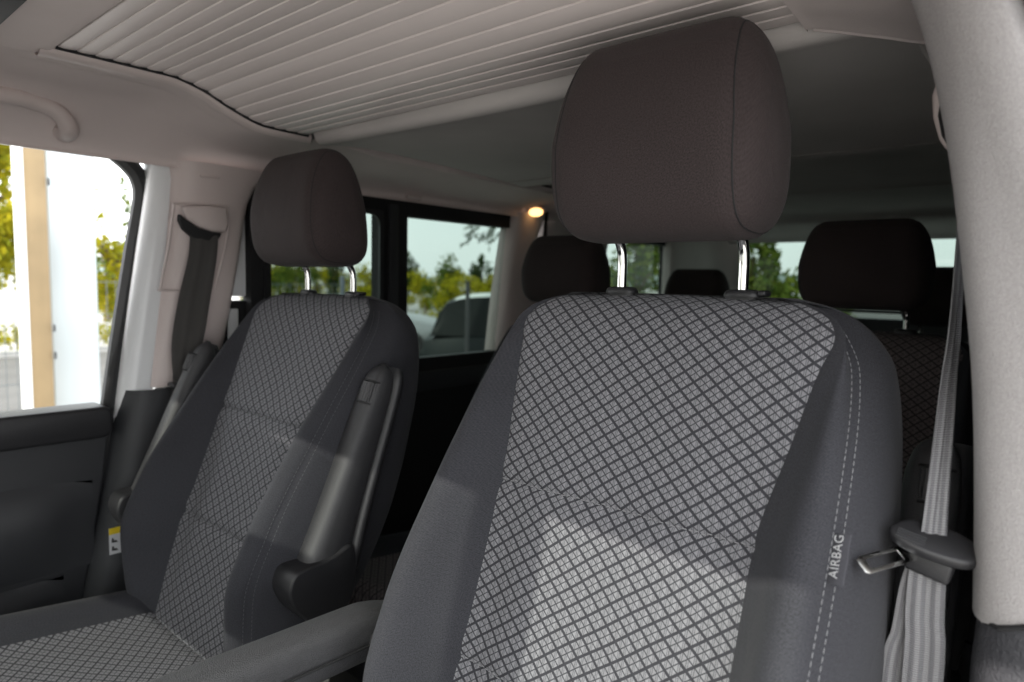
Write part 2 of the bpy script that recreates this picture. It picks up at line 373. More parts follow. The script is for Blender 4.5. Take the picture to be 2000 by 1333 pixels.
# trees behind the van
for (x, y, h, r, mi, lb, n) in [(-6.8, 12.2, 3.6, 1.0, 1, 'leafy tree seen through the rearmost side window', 2200),
                             (-4.35, 12.6, 3.2, .55, 1, 'leafy tree at the left of the tailgate window', 1800),
                             (-3.5, 13.4, 2.25, 1.3, 1, 'low bush filling the bottom of the tailgate window', 1600),
                             (1.0, 15.0, 4.2, 2.0, 1, 'leafy tree in the right of the tailgate window', 2200)]:
    tree(x, y, h, r, mi, lb, int(h*100), n, .09, None, zlow=.12, trunk=.05)
# low yellow hedge
mb = MB(); rnd = random.Random(12)
for k in range(9000):
    p = Vector((-15.9+rnd.gauss(0, .25), rnd.uniform(-4, 16), abs(rnd.gauss(.3, .12))+.03)); a = Vector((rnd.gauss(0, 1), rnd.gauss(0, 1), rnd.gauss(0, 1))).normalized(); b_ = a.orthogonal().normalized(); s = rnd.uniform(.03, .07)
    mb.add([p-a*s, p-b_*s*.5, p+a*s, p+b_*s*.5], [[0, 1, 2, 3]])
tag(mb.mk('hedge', LM[0], None, smooth=False, normals=False, loc=(-15.9, 6, 0)), 'low clipped yellow hedge beyond the paving outside the passenger window', 'hedge')
# gate column and beige post
tg = thing('gate_post', 'beige square post standing upright outside the passenger window', 'post', (-5, .66, 0))
MB().box((-5.08, .60, 0), (-4.92, .735, 4.6)).mk('post_body', simple('beige_paint', (.27, .19, .10), .6, var=(4, .12)), tg, bevel=.008)
MB().box((-5.10, .575, 0), (-4.90, .598, 4.6)).mk('edge_strip', M['white'], tg, bevel=.004)
for z in (1.05, 1.25, 2.3): MB().tube([(-4.9, .745, z), (-4.9, .745, z+.05)], .008, 10).mk('hinge', M['dark'], tg)
tg = thing('gate_column', 'broad glossy white metal column right of the beige post', 'column', (-5.2, .95, 0))
MB().box((-5.3, .775, 0), (-5.1, 1.10, 4.8)).mk('column_body', simple('glossy_white_metal', (.52, .56, .58), .25, .3), tg, bevel=.02, seg=3)
# mesh fence
fx = -8.0
fe = thing('mesh_fence', 'dark grey wire mesh fence with square posts beyond the gate', 'fence', (fx, 2, 0))
for y in (-2.2, .33, 2.9, 5.4): MB().box((fx-.03, y-.03, 0), (fx+.03, y+.03, 1.72)).mk('fence_post', simple('fence_grey', (.10, .115, .14), .5), fe, bevel=.004)
mb = MB()
for k in range(77):
    y = -2.2+k*.1; mb.box((fx-.003, y-.003, .1), (fx+.003, y+.003, 1.6))
for z in (.12, .45, .8, 1.2, 1.58): mb.box((fx-.006, -2.2, z-.004), (fx-.001, 5.4, z+.004))
mb.mk('wire_panel', simple('fence_wire', (.12, .14, .15), .5), fe, smooth=False)
# lamp post by the cars
p0 = at(913, 600, 4.2)
tg = thing('bollard_post', 'thin dark upright post in front of the dark car', 'post', (p0.x, p0.y, 0))
MB().tube([(p0.x, p0.y, 0), (p0.x, p0.y, 1.66)], .022, 10).mk('post_body', M['dark'], tg)
MB().tube([(p0.x, p0.y, 1.661), (p0.x, p0.y, 1.68)], .027, 10).mk('cap', M['black'], tg)

def car(name, label, loc, rot, paint, roof_mat=None, H=1.43):
    t = thing(name, label, 'car', (0, 0, 0), 'cars parked outside the sliding window')
    L, Wd = 4.3, 1.74
    # profile (x along the car, z), nose at +x
    def sect(x):
        zs = float(hermite([-2.15, -2.05, -1.2, 0, .9, 1.7, 2.05, 2.15], [.55, .88, .95, .95, .97, .86, .72, .45], x)); return zs
    rows = []
    for x in np.linspace(-2.15, 2.15, 40):
        z = sect(x); hw = Wd/2*(1-.22*abs(x/2.15)**6)
        rows.append([(x, -hw+.05, .22), (x, -hw, .4), (x, -hw, .68), (x, -hw+.05, z-.03), (x, -hw+.16, z), (x, 0, z+.02), (x, hw-.16, z), (x, hw-.05, z-.03), (x, hw, .68), (x, hw, .4), (x, hw-.05, .22)])
    MB().loft(rows, True, True).mk('body', paint, t)
    rows = []; rr = []
    for x in np.linspace(-1.95, 1.05, 30):
        z = float(hermite([-1.95, -1.78, -1.3, -.5, .3, 1.05], [.93, H-.12, H-.02, H, H-.07, .95], x)); hw = .80-.0*(z); ht = .80-(z-.93)*.42
        rows.append([(x, -hw, .93), (x, -(hw+ht)/2-.01, (z+.93)/2), (x, -ht, z-.03), (x, -ht+.1, z), (x, 0, z+.02), (x, ht-.1, z), (x, ht, z-.03), (x, (hw+ht)/2+.01, (z+.93)/2), (x, hw, .93)])
    MB().loft(rows, False).mk('window_glass', CG, t)
    rf = [[(p[0], p[1], p[2]+.012) for p in r[2:7]] for r in rows[3:23]]
    MB().loft(rf).mk('roof', roof_mat or paint, t)
    for sx in (-1.35, 1.36):
        for sy in (-1, 1):
            y = sy*(Wd/2-.09)
            w_ = MB(); ring = []
            for k in range(25):
                a = 2*math.pi*k/24
                ring.append([(sx+math.cos(a)*r, y+sy*o, .32+math.sin(a)*r) for r, o in ((.20, .05), (.22, .11), (.30, .115), (.32, .08), (.32, -.1))])
            w_.loft(ring); wh = w_.mk('wheel', M['rubber'], t)
            rim = MB().tube([(sx, y+sy*.03, .32), (sx, y+sy*.085, .32)], .205, 24)
            for k in range(5):
                a = 2*math.pi*k/5; rim.box((sx-.02, y+sy*.086, .32), (sx+.02, y+sy*.10, .52), Matrix.Rotation(a, 3, 'Y'), (sx, y+sy*.09, .32))
            rim.mk('rim', M['steel'], wh)
            arch = MB(); pr = []
            for k in range(17):
                a = math.pi*k/16*1.1-.15; pr.append([(sx+math.cos(a)*.33, sy*(Wd/2+.004), .32+math.sin(a)*.33), (sx+math.cos(a)*.385, sy*(Wd/2+.006), .32+math.sin(a)*.385)])
            arch.loft(pr).mk('wheel_arch', M['rubber'], t)
    for sy in (-1, 1):
        MB().box((1.86, sy*.58-.16, .66), (2.08, sy*.58+.13, .78)).mk('headlight', M['steel'], t, bevel=.03, seg=3)
        MB().box((.72, sy*.92-.09, .93), (.86, sy*.92+.09, 1.06)).mk('wing_mirror', paint, t, bevel=.03, seg=3)
    MB().box((2.10, -.26, .42), (2.165, .26, .53)).mk('number_plate', M['paper'], t, bevel=.005)
    MB().box((2.07, -.6, .25), (2.15, .6, .40)).mk('grille', M['matt'], t, bevel=.01)
    t.location = loc; t.rotation_euler = (0, 0, rot); return t
CG = simple('car_glass', (.006, .008, .008), .4, spec=.12)
car('parked_car', 'silver parked car, its bonnet seen beside the black window bar', (-11.0, 7.75, 0), math.radians(37), simple('silver_paint', (.28, .29, .30), .3, .5), H=1.30)
car('parked_car', 'dark parked car with a pale roof behind the thin post', (-4.9, 7.2, 0), math.radians(37), simple('dark_paint', (.010, .014, .015), .45, spec=.2), simple('pale_roof', (.6, .62, .6), .3), H=1.50)  # roof gets a paler colour than the body

# ------------------------------------------------------------------ the van
van = thing('camper_van', 'camper van cabin with pale headliner, slatted roof blind and tinted rear windows', 'van', (0, .6, 0))
def zb(y): return float(hermite([-.42, -.22, -.16, -.105, -.03, .07], [2.043, 2.042, 2.030, 2.007, 1.986, 1.984], y))
def xw(z): return -.80+.03*max(0, min(1, (z-1.4)/.52))       # passenger wall plane
# roof shell, closes the top
mb = MB()
mb.box((-.80, -1.05, 2.075), (.78, 2.95, 2.11))
mb.box((-.86, -.98, 1.93), (-.80, 2.95, 2.11)); mb.box((.78, -.98, 1.955), (.84, 2.95, 2.11))
mb.box((-.80, 2.9, 1.94), (.78, 2.95, 2.075)); mb.box((-.86, -1.05, 1.965), (.90, -.985, 2.075))
mb.mk('roof_shell', M['white'], van, smooth=False)
mb = MB()
mb.box((-.90, -1.9, .25), (-.86, 2.95, 1.31)); mb.box((.86, -.05, .25), (.90, 2.95, 1.385)); mb.box((-.86, 2.9, .25), (.86, 2.95, 1.45)); mb.box((-.86, -1.95, .25), (.86, -1.9, 1.15))
mb.box((.86, .0, 1.385), (.88, 2.95, 1.95))
mb.mk('body_panel', M['white'], van, smooth=False)
MB().box((-.86, -1.9, .56), (.86, 2.9, .60)).mk('floor', M['floor'], van, smooth=False)
# dashboard and front pillars (they shade the cabin)
MB().prism([(-.8, -1.2, .6), (-.8, -1.22, 1.12), (-.8, -1.34, 1.2), (-.8, -1.88, 1.18), (-.8, -1.88, .6)], (1.6, 0, 0)).mk('dashboard', M['dark'], van, bevel=.02)
for sx in (-1, 1):
    MB().tube([(sx*.73, -1.0, 1.985), (sx*.77, -1.35, 1.62), (sx*.82, -1.85, 1.17)], [.06, .06, .065], 10).mk('front_pillar', M['pillar'], van)
mk('windscreen', [(-.72, -1.03, 1.95), (.72, -1.03, 1.95), (.80, -1.86, 1.19), (-.80, -1.86, 1.19)], [[0, 1, 2, 3]], M['screen'], van)

# slatted blind
mb = MB(); n = 17; y0, y1 = -.392, .064; pitch = (y1-y0)/n
prof = []
for i in range(n):
    a = y0+i*pitch; za, zc = zb(a), zb(a+pitch)
    for t_, dz in ((0.0, .004), (.012, .0002), (.05, -.0010), (.3, -.0016), (.6, -.0012), (.93, -.0002), (.972, .0002), (.982, .004)):
        prof.append((a+pitch*t_, za+(zc-za)*t_+dz))
rows = [[(x, y, z) for (y, z) in prof] for x in (-.515, .2, .53)]
mb.loft(rows); mb.mk('roof_blind', M['slat'], van, sharp=20)
# blind frame: lip on left, right and rear
lip = []
for y in np.linspace(-.415, .075, 40):
    z = zb(y); lip.append([(-.5005, y, z+.006), (-.5005, y, z-.007), (-.504, y, z-.0125), (-.512, y, z-.0155), (-.522, y, z-.0150), (-.531, y, z-.010), (-.536, y, z-.003), (-.538, y, z+.01)])
MB().loft(lip).mk('blind_frame', M['btrim'], van)
# dark gap between blind and frame
rows = [[(-.5003, y, zb(y)-.0045), (-.4965, y, zb(y)-.0042), (-.4955, y, zb(y)+.002)] for y in np.linspace(-.395, .066, 40)]
MB().loft(rows).mk('edge_gap', M['matt'], van)
# cab headliner, passenger side, curving from the window header up to the blind
rows = []
for y in np.linspace(-1.02, .075, 60):
    zc = zb(max(y, -.42)); k = (zc-1.98)
    P = [(-.775, y, 1.918), (-.778, y, 1.928), (-.772, y, 1.940), (-.755, y, 1.953+.10*k), (-.72, y, 1.965+.35*k), (-.66, y, 1.972+.72*k), (-.59, y, 1.974+.95*k), (-.565, y, zc-.008), (-.537, y, zc-.0045), (-.534, y, zc+.02)]
    rows.append(catmull(P, 4))
MB().loft(rows).mk('cab_headliner', M['beige'], van, sharp=60)
# front headliner before the blind
rows = []
for x in np.linspace(-.535, .53, 12):
    rows.append([(x, -1.02, 1.985), (x, -.9, 2.0), (x, -.72, 2.025), (x, -.5, 2.034), (x, -.415, 2.034), (x, -.404, 2.0345), (x, -.398, 2.038), (x, -.396, 2.05)])
MB().loft(rows).mk('front_headliner', M['beige'], van)
# driver side cab headliner with a rounded rolled rear rim
rows = []
def zr(y): return float(hermite([-1.02, -.4, -.2, -.05, .1], [1.985, 2.03, 2.02, 1.985, 1.972], y))
ycut = lambda x: .055+.035*math.sin((x-.52)/.2*2.4)+.25*max(0, x-.6)
for x in np.linspace(.522, .735, 26):
    r = []
    ye = ycut(x); drop = .035*max(0, (x-.55)/.18)**1.6+.012*math.sin(max(0, (x-.53))/.2*3)
    for y in np.linspace(-1.02, ye, 30): r.append((x, y, min(zr(y), 2.03)-drop))
    z = r[-1][2]
    r += [(x, ye+.004, z-.0015), (x, ye+.009, z-.001), (x, ye+.012, z+.003), (x, ye+.011, z+.008), (x, ye+.007, z+.012), (x, ye-.03, z+.02)]
    rows.append(r)
MB().loft(rows).mk('driver_headliner', M['beige'], van)
rim = []
for x in np.linspace(.530, .735, 26):
    drop = .035*max(0, (x-.55)/.18)**1.6+.012*math.sin(max(0, (x-.53))/.2*3); rim.append((x, ycut(x)+.008, min(zr(ycut(x)), 2.03)-drop+.001))
MB().tube(rim, .0045, 8).mk('headliner_rim', M['beige'], van)
rows = [[(.522, y, zr(min(y, .08))), (.522, y, zr(y)+.05)] for y in np.linspace(-1.02, .08, 12)]
MB().loft(rows).mk('headliner_edge', M['beige'], van)
# ceiling behind the cab: front lip, sagging panel, step, rear panel
rows = []
for u_ in np.linspace(0, 1, 40):
    x_ = -.484+u_*1.104; sag = .006*math.cos((x_-.02)/.52*1.3)
    P = []
    for y, z in ((.060, 2.03), (.069, 1.986), (.074, 1.975-sag), (.084, 1.968-sag), (.100, 1.968-sag), (.14, 1.974-sag*.5), (.25, 1.982), (.5, 1.984), (.72, 1.980), (.86, 1.975)):
        xs = float(hermite([.07, 1.0], [-.486, -.585], max(.07, y))) if y > .09 else -.484
        P.append((xs+u_*(.62-xs), y, z))
    rows.append(catmull(P, 4))
MB().loft(rows).mk('rear_ceiling_front', M['rearlin'], van, sharp=70)
rows = []
for x in np.linspace(-.66, .66, 24):
    b_ = .03*math.sin((x-.1)*3)
    P = [(x, .80+b_, 1.975), (x, .815+b_, 1.985), (x, .84+b_, 1.995), (x, 1.1, 2.0), (x, 1.5, 1.995), (x, 1.56, 1.988), (x, 1.6, 1.995), (x, 2.1, 1.99), (x, 2.2, 1.975), (x, 2.25, 1.955), (x, 2.5, 1.945), (x, 2.62, 1.93), (x, 2.68, 1.905)]
    rows.append(catmull(P, 3))
MB().loft(rows).mk('rear_ceiling_back', M['rearlin'], van, sharp=70)
# side cove over the sliding window
rows = []
for y in np.linspace(.072, 2.75, 70):
    xs = float(hermite([.07, 1.0, 1.4, 2.75], [-.525, -.575, -.62, -.62], y)); f = min(1, (y-.072)/.25); f = f*f*(3-2*f)
    A = [(-.775, 1.918), (-.778, 1.928), (-.772, 1.940), (-.755, 1.9535), (-.72, 1.9665), (-.66, 1.975), (-.59, 1.978), (-.53, 1.980), (-.49, 1.974), (-.484, 1.99)]
    B_ = [(-.765, 1.912), (-.772, 1.922), (-.766, 1.935), (-.74, 1.948), (-.70, 1.956), (xs-.08, 1.961), (xs-.04, 1.966), (xs-.015, 1.971), (xs, 1.972), (xs+.004, 1.99)]
    rows.append(catmull([(p[0]*(1-f)+q[0]*f, y, p[1]*(1-f)+q[1]*f) for p, q in zip(A, B_)], 4))
MB().loft(rows).mk('side_cove', M['beige'], van, sharp=60)
rows = []
for y in np.linspace(.0, 2.75, 30):
    rows.append([(.80, y, 1.86), (.79, y, 1.90), (.76, y, 1.935), (.70, y, 1.955), (.62, y, 1.965), (.60, y, 1.99)])
MB().loft(rows).mk('side_cove', M['rearlin'], van)
# small coat hook on the cove
c = Vector((-.758, .585, 1.925)); MB().box(c-Vector((.006, .03, .006)), c+Vector((.010, .03, .006))).mk('coat_hook', M['btrim'], van, bevel=.005, seg=3)
# interior lamp, lit
lc = Vector((-.735, 1.14, 1.938))
def disc(c, r1, r2, h, nrm, n=24):
    nrm = Vector(nrm).normalized(); a = nrm.orthogonal().normalized(); b_ = nrm.cross(a); rows = []
    for rr, hh in ((1, 0), (1, h*.6), (.8, h), (.01, h)):
        rows.append([Vector(c)+a*math.cos(2*math.pi*k/n)*r1*rr+b_*math.sin(2*math.pi*k/n)*r2*rr+nrm*hh for k in range(n)])
    return MB().loft(rows, True)
lr = disc(lc, .033, .033, .006, (.35, -.35, -.9)); lr = lr.mk('interior_lamp', M['btrim'], van)
disc(lc+Vector((.35, -.35, -.9))*.0066, .025, .025, .004, (.35, -.35, -.9)).mk('lens', M['lamp'], lr)

# passenger grab handle
P = [(-.770, -.62, 1.965), (-.735, -.60, 1.967), (-.712, -.55, 1.975), (-.697, -.47, 1.988), (-.697, -.41, 1.993), (-.707, -.372, 1.992), (-.710, -.340, 1.984), (-.717, -.322, 1.968), (-.730, -.314, 1.955), (-.760, -.313, 1.955)]
pp = catmull(P, 5); rr = [.0155+.005*(abs(i/len(pp)-.5)*2)**3 for i in range(len(pp))]
MB().tube(pp, rr, 14).mk('grab_handle', M['btrim'], van)
# unseen panels added to cut the sunlight into patches on the front seats
MB().prism([(.275, -1.00, 1.955), (.375, -1.00, 1.955), (.385, -.985, 1.66), (.280, -.985, 1.66)], (0, .012, 0)).mk('sun_shade_panel', M['beige'], van, bevel=.004)
MB().prism([(-.62, -1.00, 1.935), (-.16, -1.00, 1.925), (-.15, -.97, 1.46), (-.63, -.97, 1.46)], (0, .012, 0)).mk('sun_shade_panel', M['beige'], van, bevel=.004)  # oversized panel added out of view, keeps sun off the passenger seat
MB().box((-.145, -1.02, 1.58), (.03, -.985, 1.745)).mk('sun_block_box', M['black'], van, bevel=.012, seg=3)  # box added out of view to shade the passenger seat's inner side
# lamp console scrap at the very top left
MB().prism([(-.60, -.60, 1.992), (-.60, -.50, 2.02), (-.20, -.50, 2.02), (-.20, -.60, 1.992)], (0, 0, -.014)).mk('sun_shade_panel', M['dark'], van, bevel=.006, seg=3)

# passenger B-pillar: pale trim lofted in z
def lofted_z(name, mat, keyrows, n=14, parent=van, closed=False, zf=None, **k):
    """keyrows: list of (z, [(x,y)...]) interpolated smoothly in z"""
    zs = [r[0] for r in keyrows]; m = len(keyrows[0][1]); rows = []
    for z in np.linspace(zs[0], zs[-1], n):
        r = []
        for j in range(m):
            r.append((float(hermite(zs, [q[1][j][0] for q in keyrows], z)), float(hermite(zs, [q[1][j][1] for q in keyrows], z)), float(z)))
        r = catmull(r, 4, closed) if m > 3 else r
        if zf: r = [Vector((q[0], q[1], zf(q[0], q[2]))) for q in r]
        rows.append(r)
    return MB().loft(rows, closed, closed).mk(name, mat, parent, sharp=70, **k)
def pil(z, yl, yr, x):
    return (z, [(x-.06, yl-.004), (x-.035, yl), (x-.010, yl+.014), (x+.004, yl+.035), (x+.008, yl+.07), (x+.008, (yl+yr)/2+.02), (x+.006, yr-.03), (x-.004, yr-.008), (x-.03, yr), (x-.05, yr)])
lofted_z('far_pillar_trim', M['btrim'], [pil(1.425, -.172, -.004, -.790), pil(1.56, -.150, .030, -.785), pil(1.75, -.120, .062, -.777), pil(1.86, -.105, .080, -.770), pil(1.90, -.100, .100, -.766), pil(1.935, -.100, .14, -.758)])
# bright painted door aperture strip and seal, passenger side
def strip(name, mat, pts, wy, x0, x1):
    rows = []
    for (y, z) in pts: rows.append(catmull([(x0, y-.010, z), (x0+(x1-x0)*.6, y-.008, z), (x0+(x1-x0)*.93, y+wy*.18, z), (x1, y+wy*.5, z), (x1-.004, y+wy, z), (x0, y+wy+.01, z)], 4))
    return MB().loft(rows, True, True).mk(name, mat, van, sharp=50)
sp_ = [(-.245, 1.13), (-.208, 1.38), (-.182, 1.56), (-.154, 1.74), (-.134, 1.86), (-.125, 1.93)]
strip('painted_aperture', M['white'], [(p.x, p.y) for p in catmull([Vector((a, b, 0)) for a, b in sp_], 4)], .056, -.845, -.796)
cs = catmull([Vector((a, b, 0)) for a, b in [(-.28, 1.13), (-.240, 1.39), (-.213, 1.56), (-.182, 1.74), (-.162, 1.85), (-.168, 1.895), (-.186, 1.92), (-.21, 1.94), (-.24, 1.96)]], 5)
seal = MB().tube([(-.845, p.x+.02, p.y) for p in cs], .019, 8)
seal.mk('door_seal', M['rubber'], van)
# adjuster recess frame + belt cover on the pillar
pl = lambda y, z, d=0: (-.777+.06*(z-1.75)+.009+d, y, z)
fr = [(-.100, 1.838), (.006, 1.845), (.018, 1.835), (.014, 1.76), (-.012, 1.655), (-.02, 1.648), (-.128, 1.646), (-.134, 1.655), (-.118, 1.74), (-.106, 1.828)]
fp = catmull([Vector(pl(y, z, -.0005)) for y, z in fr], 5, True); fp.append(fp[0])
MB().tube(fp, .0028, 6).mk('adjuster_frame', M['btrim'], van)
MB().prism([pl(-.096, 1.832), pl(-.05, 1.838), pl(.004, 1.838), pl(.010, 1.80), pl(.003, 1.782), pl(-.03, 1.782), pl(-.06, 1.79), pl(-.085, 1.805)], (.022, 0, 0)).mk('belt_anchor_cover', M['btrim'], van, bevel=.006, seg=3)
MB().prism([pl(-.100, 1.816), pl(-.085, 1.803), pl(-.06, 1.788), pl(-.03, 1.780), pl(-.004, 1.779), pl(-.012, 1.765), pl(-.035, 1.757), pl(-.07, 1.764), pl(-.092, 1.782), pl(-.101, 1.80)], (.018, 0, 0)).mk('belt_guide', M['matt'], van, bevel=.004)
MB().box((-.760, -.05, 1.903), (-.752, -.005, 1.909)).mk('airbag_mark', M['btrim'], van, bevel=.002)
# dark lower pillar trim
lofted_z('far_pillar_lower_trim', M['dark'], [pil(.62, -.36, .10, -.775), pil(1.0, -.29, .06, -.775), pil(1.2, -.245, .03, -.775), pil(1.36, -.218, .004, -.776), pil(1.424, -.206, -.002, -.782)])
# passenger door trim
def wallpatch(name, mat, yz, x, dx, bevel=.006, par=van, seg=3): return MB().prism([(x, y, z) for y, z in yz], (dx, 0, 0)).mk(name, mat, par, bevel=bevel, seg=seg)
dt = wallpatch('door_trim', M['dark'], [(-1.25, 1.375), (-.232, 1.36), (-.245, 1.25), (-.262, 1.15), (-.29, 1.0), (-.35, .62), (-1.25, .62)], -.862, .050)
wallpatch('door_sill', M['black'], [(-1.25, 1.405), (-.245, 1.397), (-.235, 1.385), (-.235, 1.34), (-.25, 1.33), (-1.25, 1.335)], -.862, .082, .010, dt)
rows = []
for y in np.linspace(-1.25, -.27, 30):
    s_ = 1-math.exp(-(abs(y+.27)/.07)**2)
    rows.append([(-.812, y, 1.235+.01*s_), (-.812+.012*s_, y, 1.228), (-.812+.03*s_, y, 1.20), (-.812+.034*s_, y, 1.16), (-.812+.018*s_, y, 1.10), (-.812+.006*s_, y, 1.07), (-.812, y, 1.05)])
MB().loft(rows).mk('door_bulge', M['dark'], dt)
rows = []
for y in np.linspace(-1.25, -.33, 30):
    s_ = 1-math.exp(-(abs(y+.33)/.10)**2)
    rows.append([(-.812, y, 1.04), (-.812+.02*s_, y, 1.03), (-.812+.055*s_, y, .99), (-.812+.06*s_, y, .93), (-.812+.05*s_, y, .80), (-.812, y, .70)])
MB().loft(rows).mk('door_pocket', M['dark'], dt)
mk('passenger_window', [(-.838, -.225, 1.38), (-.812, -.18, 1.935), (-.812, -1.05, 1.935), (-.838, -1.55, 1.38)], [[0, 1, 2, 3]], M['clear'], van)

# sliding side window: black frame, middle bar, two panes
def frame_yz(name, mat, outer, inner, x0, x1, par=van):
    n = len(outer); V = []; F = []
    for x in (x0, x1):
        for y, z in outer: V.append((x, y, z))
        for y, z in inner: V.append((x, y, z))
    for j in range(n):
        k = (j+1) % n
        F += [[j, k, n+k, n+j], [2*n+k, 2*n+j, 3*n+j, 3*n+k], [j, 2*n+j, 2*n+k, k], [n+k, 3*n+k, 3*n+j, n+j]]
    return mk(name, V, F, mat, par, smooth=False)
def rrect(y0, y1, z0, z1, r, n=5):
    o = []
    for cy, cz, a0 in ((y1-r, z1-r, 0), (y0+r, z1-r, 90), (y0+r, z0+r, 180), (y1-r, z0+r, 270)):
        for k in range(n): a = math.radians(a0+90*k/(n-1)); o.append((cy+math.cos(a)*r, cz+math.sin(a)*r))
    return o
wf = frame_yz('side_window', M['matt'], rrect(.02, 1.13, 1.38, 1.925, .05), rrect(.135, .478, 1.455, 1.862, .02), -.830, -.790)
# cut the second opening: build the black frame in pieces instead of one ring
bpy.data.objects.remove(wf, do_unlink=True)
win = MB()
win.box((-.830, .085, 1.380), (-.790, .125, 1.925)); win.box((-.830, .125, 1.872), (-.790, 1.10, 1.925)); win.box((-.830, .125, 1.380), (-.790, 1.10, 1.435))
win.box((-.830, .485, 1.435), (-.790, .590, 1.872)); win.box((-.830, 1.075, 1.435), (-.790, 1.10, 1.872))
wf = win.mk('side_window', M['matt'], van, smooth=False)
frame_yz('inner_frame', M['black'], rrect(.118, .492, 1.43, 1.88, .01), rrect(.135, .478, 1.442, 1.866, .03), -.789, -.780, wf)
MB().box((-.788, .512, 1.40), (-.776, .545, 1.90)).mk('window_rail', M['dark'], wf, bevel=.003)
mk('pane', [(-.81, .12, 1.43), (-.81, .49, 1.43), (-.81, .49, 1.88), (-.81, .12, 1.88)], [[0, 1, 2, 3]], M['tint'], wf)
mk('pane', [(-.805, .585, 1.43), (-.805, 1.07, 1.43), (-.805, 1.07, 1.90), (-.805, .585, 1.90)], [[0, 1, 2, 3]], M['tint'], wf)
# green seen in the thin slit of the B pillar: narrow rear quarter edge of the door seal
MB().box((-.835, .020, 1.63), (-.815, .105, 1.93)).mk('door_edge', M['white'], van, bevel=.006)
MB().box((-.835, .020, 1.38), (-.815, .105, 1.62)).mk('door_edge', M['matt'], van, bevel=.006)
MB().box((-.814, .035, 1.48), (-.808, .062, 1.60)).mk('door_catch', M['white'], van, bevel=.003)
# dark lower side wall with an edge moulding
MB().box((-.86, .0, .60), (-.795, 2.9, 1.405)).mk('lower_side_wall', M['matt'], van, smooth=False)
MB().box((-.795, .1, 1.33), (-.780, 2.9, 1.392)).mk('side_moulding', M['dark'], van, bevel=.006, seg=3)
# C pillar and the third side window
lofted_z('middle_pillar_trim', M['btrim'], [pil(1.405, 1.00, 1.25, -.785), pil(1.6, 1.02, 1.23, -.780), pil(1.8, 1.048, 1.20, -.772), pil(1.93, 1.065, 1.24, -.762)])
lofted_z('third_pillar_trim', M['rearlin'], [pil(1.405, 1.24, 1.72, -.79), pil(1.6, 1.24, 1.70, -.787), pil(1.8, 1.24, 1.69, -.782), pil(1.93, 1.26, 1.72, -.775)])
MB().tube([(-.772, 1.232, 1.40), (-.768, 1.228, 1.7), (-.760, 1.235, 1.95)], .008, 8).mk('pillar_joint', M['matt'], van)
w3 = frame_yz('rear_side_window', M['matt'], rrect(1.68, 2.26, 1.38, 1.93, .02), rrect(1.70, 2.24, 1.47, 1.872, .03), -.83, -.79)
mk('pane', [(-.81, 1.70, 1.46), (-.81, 2.24, 1.46), (-.81, 2.24, 1.90), (-.81, 1.70, 1.90)], [[0, 1, 2, 3]], M['tint'], w3)
lofted_z('rear_corner_trim', M['rearlin'], [(z, [(-.80, 2.22), (-.78, 2.225), (-.755, 2.25), (-.74, 2.4), (-.72, 2.6), (-.66, 2.70), (-.62, 2.74), (-.60, 2.78)]) for z in (1.0, 1.3, 1.6, 1.95)])
lofted_z('rear_corner_trim', M['rearlin'], [(z, [(.83, 2.22), (.80, 2.225), (.775, 2.25), (.76, 2.4), (.74, 2.6), (.70, 2.70), (.68, 2.74), (.66, 2.78)]) for z in (1.0, 1.3, 1.6, 1.95)])
# tailgate
tgm = MB().box((-.62, 2.74, .6), (.70, 2.80, 1.545)).box((-.62, 2.74, 1.915), (.70, 2.80, 1.96)).mk('tailgate', M['dark'], van, bevel=.01)
mk('pane', [(-.62, 2.77, 1.53), (.70, 2.77, 1.53), (.70, 2.77, 1.93), (-.62, 2.77, 1.93)], [[0, 1, 2, 3]], M['tint'], tgm)
MB().tube([(-.6, 2.73, 1.578), (.68, 2.73, 1.578)], .008, 8).mk('wiper_rail', M['matt'], tgm)
# driver side rear wall
MB().box((.80, .05, .60), (.855, 2.9, 1.95)).mk('driver_side_wall', M['matt'], van, smooth=False)

# near B-pillar
def npil(z, xi, xr):
    w_ = xr-xi
    return (z, [(xi+.05, -.015), (xi+.012, -.028), (xi-.001, -.055), (xi, -.085), (xi+.012, -.108), (xi+min(.04, w_*.36), -.122), (xi+w_*.58, -.130), (xi+w_*.82, -.131), (xr-.006, -.124), (xr, -.105), (xr+.002, -.06)])
near = lofted_z('near_pillar_trim', M['pillar'], [npil(1.412, .735, .90), npil(1.5, .730, .88), npil(1.6, .722, .86), npil(1.7, .708, .82), npil(1.8, .691, .775), npil(1.88, .672, .741), npil(1.95, .648, .72), npil(2.0, .625, .70)], n=30, zf=lambda x, z: z+max(0, x-.742)*.55*max(0, min(1, (1.56-z)/.148)))
lofted_z('near_pillar_lower_trim', M['leather'], [npil(1.0, .748, .93), npil(1.2, .741, .92), npil(1.36, .737, .905), npil(1.4085, .739, .895)], n=20, zf=lambda x, z: z+max(0, x-.742)*.55*max(0, min(1, (z-1.2)/.2085)))
# closing rolled end of the pale trim
MB().tube([(.890, -.129, 1.492), (.80, -.129, 1.4425), (.755, -.118, 1.4175), (.7395, -.09, 1.4105), (.740, -.05, 1.4105)], .0022, 8).mk('trim_joint', M['matt'], van)
lofted_z('door_aperture_seal', M['rubber'], [(z, [(x+.004, -.125), (x+.02, -.135), (x+.05, -.13), (x+.06, -.09), (x+.06, -.02)]) for z, x in ((1.0, .93), (1.412, .90), (1.6, .86), (1.8, .79), (1.95, .725), (2.0, .70))], n=20)
